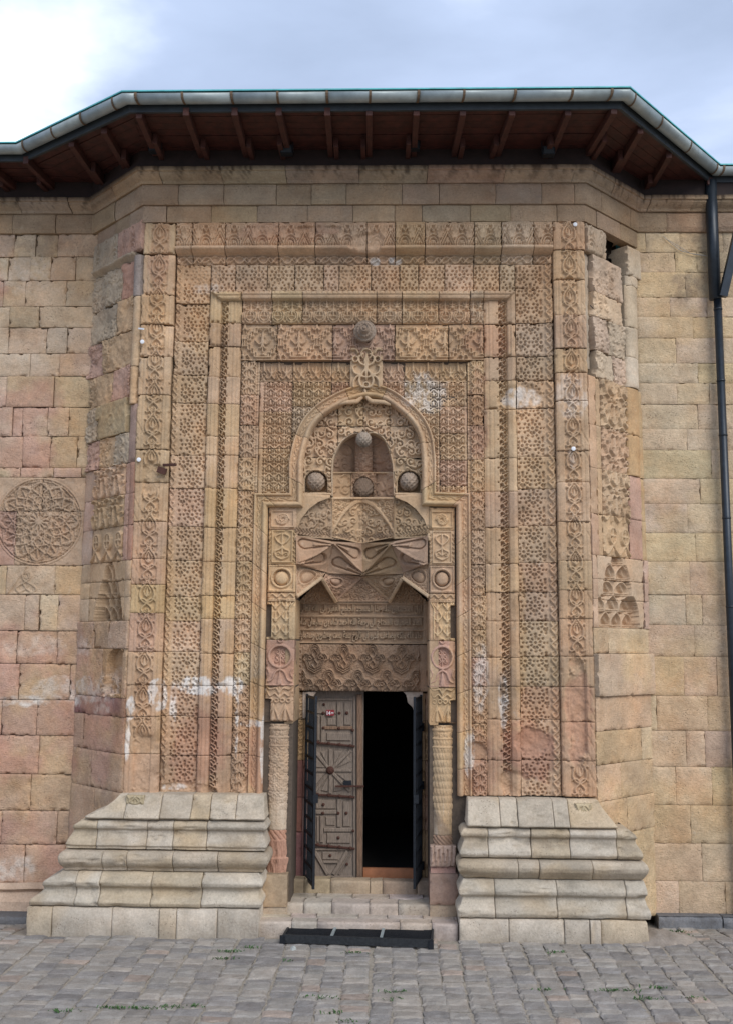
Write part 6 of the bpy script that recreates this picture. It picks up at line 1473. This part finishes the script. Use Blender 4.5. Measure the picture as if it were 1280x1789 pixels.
gr_ = P(737, 1534, .88); ge2 = P(726, 1541, .30); ge2[2] = gr_[2]
gate('grille_gate', gr_, ge2, 'black iron grille gate standing open beside the dark empty half of the doorway')

# ---------------------------------------------------------------- steps and threshold
stp = empty('door_steps', (0, -.2, 0), 'two worn pale stone steps and a sill leading up to the doorway', 'steps')
yA = PZ(620, 1638, 0)[1]; zA = P(620, 1613, yA)[2]; yB = PZ(620, 1597, zA)[1]; zB = P(620, 1580, yB)[2]; yC = PZ(620, 1561, zB)[1]; zC = P(620, 1538, yC)[2]
print('STEPS', yA, zA, yB, zB, yC, zC, 'CAM', CAM, 'ZG', ZG, 'gutter y', GP[:, 1], 'half', XL0, XR0)
def stepstone(nm, x0_, x1_, y0_, y1_, z0_, z1_, col, n=7):
    nx, nc = 8, 5; V = []; sd = random.randint(0, 999); pts = []
    prof = [(y0_ + .0, z0_), (y0_, z0_ + (z1_ - z0_) * .5), (y0_ + .002, z1_ - .03), (y0_ + .012, z1_ - .008), (y0_ + .03, z1_), (y0_ * .6 + y1_ * .4, z1_ - .004), (y1_, z1_)]
    XX = np.linspace(x0_ + .003, x1_ - .003, nx)[:, None] + np.zeros(len(prof)); YY = np.array([p[0] for p in prof])[None] + 0 * XX; ZZ = np.array([p[1] for p in prof])[None] + 0 * XX
    n_ = fbm(XX, YY + ZZ, .15, sd, 3) - .5; YY = YY + n_ * .02; ZZ = ZZ + n_ * .014 * (ZZ > z0_ + .01)
    XX2 = np.concatenate([XX[:1], XX, XX[-1:]]); YY2 = np.concatenate([YY[:1] * 0 + y1_, YY, YY[-1:] * 0 + y1_]); ZZ2 = np.concatenate([ZZ[:1], ZZ, ZZ[-1:]]) - 0
    Vv = np.stack([XX2, YY2, ZZ2], -1); C = np.ones(Vv.shape) * np.array(col); fr = (np.arange(len(prof)) < 3)[None, :, None] * np.ones(Vv.shape)
    C = C * (1 - .18 * fr * (ss(.4, .65, fbm(XX2, ZZ2, .12, sd, 3))[..., None]))
    quadmesh(nm, Vv.reshape(-1, 3), gridquads(*Vv.shape[:2]), C.reshape(-1, 3), M['plinth'], stp)
TREAD = {(.47, .41, .345): 1, (.44, .385, .32): 1, (.45, .375, .32): 1}
for js, (ya, yb, za, zb), depthrows in (([443, 509, 554, 698, 754, 800], (yA, yB, -.10, zA), 1), ([498, 530, 579, 645, 695, 774, 792], (yB, yC, zA - .01, zB), 1)):
    pm = 1620 if ya == yA else 1590
    for i in range(len(js) - 1):
        x0_, x1_ = X(js[i], pm, ya), X(js[i + 1], pm, ya); hy = (yb - ya)
        stepstone('step_stone', x0_, x1_, ya, ya + hy * .5, za, zb, pick(TREAD))
    xs = [X(js[0], pm, ya)] ; 
    while xs[-1] < X(js[-1], pm, ya) - .2: xs.append(xs[-1] + random.uniform(.3, .5))
    xs.append(X(js[-1], pm, ya))
    for i in range(len(xs) - 1): stepstone('tread_stone', xs[i], xs[i + 1], ya + (yb - ya) * .5 + .004, yb + .1, za, zb - random.uniform(.001, .006), pick(TREAD))
for a, b in ((512, 531), (531, 577), (577, 646), (646, 668), (668, 728), (728, 752)):
    stepstone('sill_stone', X(a, 1550, yC), X(b, 1550, yC), yC, .80, zB - .02, zC - (.012 if 577 <= a < 700 else 0), pick({(.38, .29, .20): 1, (.42, .33, .23): 1}))
B().box((X(505, 1600, .9), .79, -.2), (X(760, 1600, .9), 1.2, zs_ - .03)).build('step_core', M['core'], stp)
B().box((X(443, 1600, .1), yA + .05, -.25), (X(800, 1600, .1), .9, zA - .02)).build('step_core', M['core'], stp)
B().box((X(512, 1600, .3), yC + .05, 0), (X(752, 1600, .3), .78, zC - .05)).build('step_core', M['core'], stp)

# ---------------------------------------------------------------- boot grating
gt = empty('boot_grating', PZ(623, 1650, 0), 'long black steel boot scraper grating lying in front of the lowest step', 'grating')
a, b = PZ(494, 1649, 0), PZ(752, 1658, 0); hx = (b - a); hx = hx / np.linalg.norm(hx); L_ = np.linalg.norm(b - a); by = np.array((-hx[1], hx[0], 0)); Wg = .42; zh = .085
c00, c10 = a + np.array((0, 0, .015)), b + np.array((0, 0, .015)); c01, c11 = c00 + by * Wg, c10 + by * Wg
for p, q in ((c00, c10), (c01, c11), (c00, c01), (c10, c11)):
    B().bar(p + np.array((0, 0, zh / 2)), q + np.array((0, 0, zh / 2)), zh, .022, up=(0, -1, 0) if abs((q - p)[0]) > .5 else (1, 0, 0)).build('frame_side', M['ironback'], gt)
for k in (1, 2): q = c00 + hx * L_ * k / 3; B().bar(q + np.array((0, 0, zh - .02)), q + by * Wg + np.array((0, 0, zh - .02)), .03, .024, up=(0, 0, 1)).build('divider', M['gutter'], gt)
sb = B()
for k in range(1, 15): q = c00 + by * Wg * k / 15; sb.bar(q + np.array((0, 0, zh - .045)), q + hx * L_ + np.array((0, 0, zh - .045)), .008, .035, up=(0, 0, 1))
for k in range(1, 60): q = c00 + hx * L_ * k / 60; sb.bar(q + np.array((0, 0, zh - .03)), q + by * Wg + np.array((0, 0, zh - .03)), .006, .012, up=(0, 0, 1))
tag(sb.build('grating_bars', M['iron'], gt), kind='stuff')
for q in (c00, c10): B().box(tuple(q + np.array((-.03, -.035, -.015))), tuple(q + np.array((.03, .0, .075)))).build('foot', M['iron'], gt)

# ---------------------------------------------------------------- ground
def gz_(y): return -.13 * ss(-.5, .75, y)
gx = np.array([-60, -20, -8, 0, 8, 20, 60.0]); gy = np.array([-60, -20, -8, -3, -1] + list(np.linspace(-.5, 1.0, 12)) + [3, 12, 60])
GX, GY = np.meshgrid(gx, gy, indexing='ij'); GV = np.stack([GX, GY, gz_(GY) - .016], -1)
G = quadmesh('ground', GV.reshape(-1, 3), gridquads(*GX.shape), None, M['joint'], None, False); tag(G, 'cobbled forecourt', None, None, 'structure'); 
cob = []; yrow = None
x = -7.2; 
while x < 7.2:
    wd = random.uniform(.20, .28); y = -8.0 + random.uniform(0, .2)
    while y < RB - .05:
        dl = random.uniform(.11, .20) * (1.25 if random.random() < .15 else 1)
        cx_, cy_ = x + wd / 2, y + dl / 2
        inside_pl = (cy_ > -.40 and (-4.1 < cx_ < 3.55)) or (cy_ > yA - .06 and -1.4 < cx_ < 1.2)
        if not inside_pl and y + dl < RB: cob.append((x, y, wd, dl))
        y += dl
    x += wd
def sett(x_, y_, w_, l_):
    sd = random.randint(0, 9999); nx, ny = 5, 4; g = .005
    fx = np.array([0, .13, .5, .87, 1]); fy = np.array([0, .16, .84, 1])
    XX, YY = np.meshgrid(x_ + g + (w_ - 2 * g) * fx, y_ + g + (l_ - 2 * g) * fy, indexing='ij')
    sh = .05 * (vn(np.array(x_ * 1.0), YY * 0 + y_, .9, 5) - .5)
    ed = np.zeros(XX.shape); ed[0] = ed[-1] = 1; ed[:, 0] = ed[:, -1] = 1
    XX = XX + (rng.random(XX.shape) - .5) * .026 + .05 * (vn(0 * YY, YY, .8, int(x_ * 7) % 50) - .5); YY = YY + (rng.random(XX.shape) - .5) * .02
    tz = random.uniform(-.004, .007); ty = random.uniform(-.02, .06)
    ZZ = tz + gz_(YY) + (YY - y_) * ty - ed * .012 + (rng.random(XX.shape) - .5) * .013
    V = np.stack([XX, YY, ZZ], -1).reshape(-1, 3); idx = np.arange(20).reshape(5, 4)
    loop = list(idx[:-1, 0]) + list(idx[-1, :-1]) + list(idx[::-1, -1][:-1]) + list(idx[0, ::-1][:-1]); L = len(loop); Bk = V[loop].copy(); Bk[:, 2] -= .05
    V = np.concatenate([V, Bk]); Q = list(gridquads(5, 4)[:, ::-1] * 1) ; Q = [tuple(q) for q in gridquads(5, 4)] + [(loop[k], 20 + k, 20 + (k + 1) % L, loop[(k + 1) % L]) for k in range(L)]
    base = np.array(random.choices([(.31, .288, .258), (.28, .262, .242), (.33, .30, .262), (.34, .28, .235), (.25, .236, .222)], weights=[4, 3, 2.5, .8, 1.5])[0]) * random.uniform(.85, 1.12)
    C = np.tile(base, (len(V), 1)) * (1 + .08 * (rng.random((len(V), 1)) - .5)); C[20:] *= .6
    return V, Q, C
def vis(c):
    p = np.array((c[0] + c[2] / 2, c[1] + c[3] / 2, 0)) - CAM; f_ = p @ f0
    if f_ < .5: return -1
    px, py = 640 + F * (p @ cr) / f_, 894.5 - F * (p @ ur) / f_
    return c[2] * c[3] / f_ ** 3 if (-30 < px < 1310 and py < 1800) else -1
cob.sort(key=vis, reverse=True); print('SETTS', len(cob), sum(1 for c in cob if vis(c) > 0))
for c in cob[:299]:
    V, Q, C = sett(*c); poly('paving_sett', V, Q, M['sett'], G, C, smooth=False)
VV, QQ, CC = [], [], []; n = 0
for c in cob[299:]:
    V, Q, C = sett(*c); VV.append(V); QQ += [tuple(i + n for i in q) for q in Q]; CC.append(C); n += len(V)
tag(poly('sett_paving', np.concatenate(VV), QQ, M['sett'], G, np.concatenate(CC)), kind='stuff')
# kerb at the foot of the drainpipe wall, cement patches
for i, (a, b) in enumerate(((1150, 1261), (1263, 1340), (1342, 1450))):
    p, q = P(a, 1610, .74), P(b, 1610, .74); kt = P(1200, 1601, .74)[2] + .0
    tag(rstone('kerb_stone', Plane((0, p[1], 0), (1, 0, 0), (0, -1, 0)), p[0], q[0], -.26, kt, lambda u, z: .03 * fbm(u, z, .2, 3) - .03 * ss(kt - .04, kt, z), None, (.19, .195, .205), res=.03, back=.2, mat=M['sett'], rough=.01),
        ['dark basalt kerb block nearest the stepped plinth, at the foot of the drainpipe wall', 'dark basalt kerb block next beyond the first, below the drainpipe', 'dark basalt kerb block farthest from the portal along the drainpipe wall'][i], 'kerb block', 'kerb blocks along the wall foot')
    poly('kerb_top', [(p[0], p[1] + .0, kt - .004), (q[0], p[1], kt - .004), (q[0], RB, kt), (p[0], RB, kt)], [(0, 1, 2, 3)], M['sett'], bpy.data.objects['kerb_stone' if i == 0 else f'kerb_stone.{i:03d}'], (.15, .15, .155))
p = P(30, 1615, .45)
tag(rstone('kerb_stone', Plane((0, p[1], 0), (1, 0, 0), (0, -1, 0)), p[0] - 2.2, P(46, 1615, .45)[0], -.26, P(30, 1602, .45)[2], lambda u, z: .03 * fbm(u, z, .2, 3), None, (.16, .16, .165), res=.03, back=.5, mat=M['sett']), 'low dark kerb block at the foot of the roundel wall beside the stepped plinth', 'kerb block', 'kerb blocks along the wall foot')
def mound(nm, c, rx, ry, h, col, lb):
    n = 22; a, r = np.meshgrid(np.linspace(0, 2 * math.pi, n * 2), np.linspace(0, 1, n), indexing='ij'); k = 1 + .35 * (fbm(np.cos(a) * 2 + c[0], np.sin(a) * 2, .9, 7, 3) - .5) * 2
    x_, y_ = c[0] + r * rx * np.cos(a) * k, c[1] + r * ry * np.sin(a) * k; z_ = -.02 + (h + .02) * (1 - r ** 2) * (.6 + .8 * fbm(x_, y_, .12, 4, 3))
    V = np.stack([x_, y_, z_], -1); Q = gridquads(*V.shape[:2])[:, ::-1]
    return tag(quadmesh(nm, V.reshape(-1, 3), Q, np.tile(col, (V.shape[0] * V.shape[1], 1)), M['plinth'], None), lb, 'cement patch')
mound('cement_patch', PZ(1150, 1640, 0), .42, .38, .07, (.30, .26, .22), 'rough grey cement fillet on the cobbles at the plinth corner near the drainpipe')
mound('small_stone', PZ(513, 1659, 0), .045, .03, .03, (.40, .42, .40), 'single pale pebble lying on the cobbles beside the boot grating')
# weeds in the joints
WD = [(115, 3, 1769), (190, 3, 1762), (246, 5, 1763), (296, 3, 1761), (345, 2, 1760), (405, 4, 1664), (440, 3, 1657), (395, 3, 1677), (580, 3, 1649), (618, 3, 1666), (560, 3, 1745), (696, 4, 1735), (692, 2, 1748), (580, 2, 1772), (612, 2, 1787), (968, 2, 1665), (1075, 6, 1733), (1125, 4, 1747), (1148, 3, 1728), (1176, 4, 1629), (1190, 3, 1636), (1210, 2, 1746), (505, 1, 1680), (948, 2, 1731)]
gv, gf = [], []
for px, n, py in WD:
    c = PZ(px, py, 0)
    for k in range(n * 11):
        bx = c + np.array((random.gauss(0, .035 + .012 * n), random.gauss(0, .02), 0)); an = random.uniform(0, 6.28); hgt = random.uniform(.008, .028); lean = np.array((math.cos(an), math.sin(an), 0)) * hgt * random.uniform(.5, 1.4); sdw = np.array((-math.sin(an), math.cos(an), 0)) * random.uniform(.004, .009)
        i = len(gv); gv += [bx - sdw * .5, bx + sdw * .5, bx + lean * .6 + sdw + np.array((0, 0, hgt * .8)), bx + lean * 1.2 + np.array((0, 0, hgt)), bx + lean * .6 - sdw + np.array((0, 0, hgt * .8))]; gf.append((i, i + 1, i + 2, i + 3, i + 4))
tag(poly('weeds', gv, gf, M['grass']), 'tufts of green weeds growing in the joints of the cobbles', 'weeds', None, 'stuff')
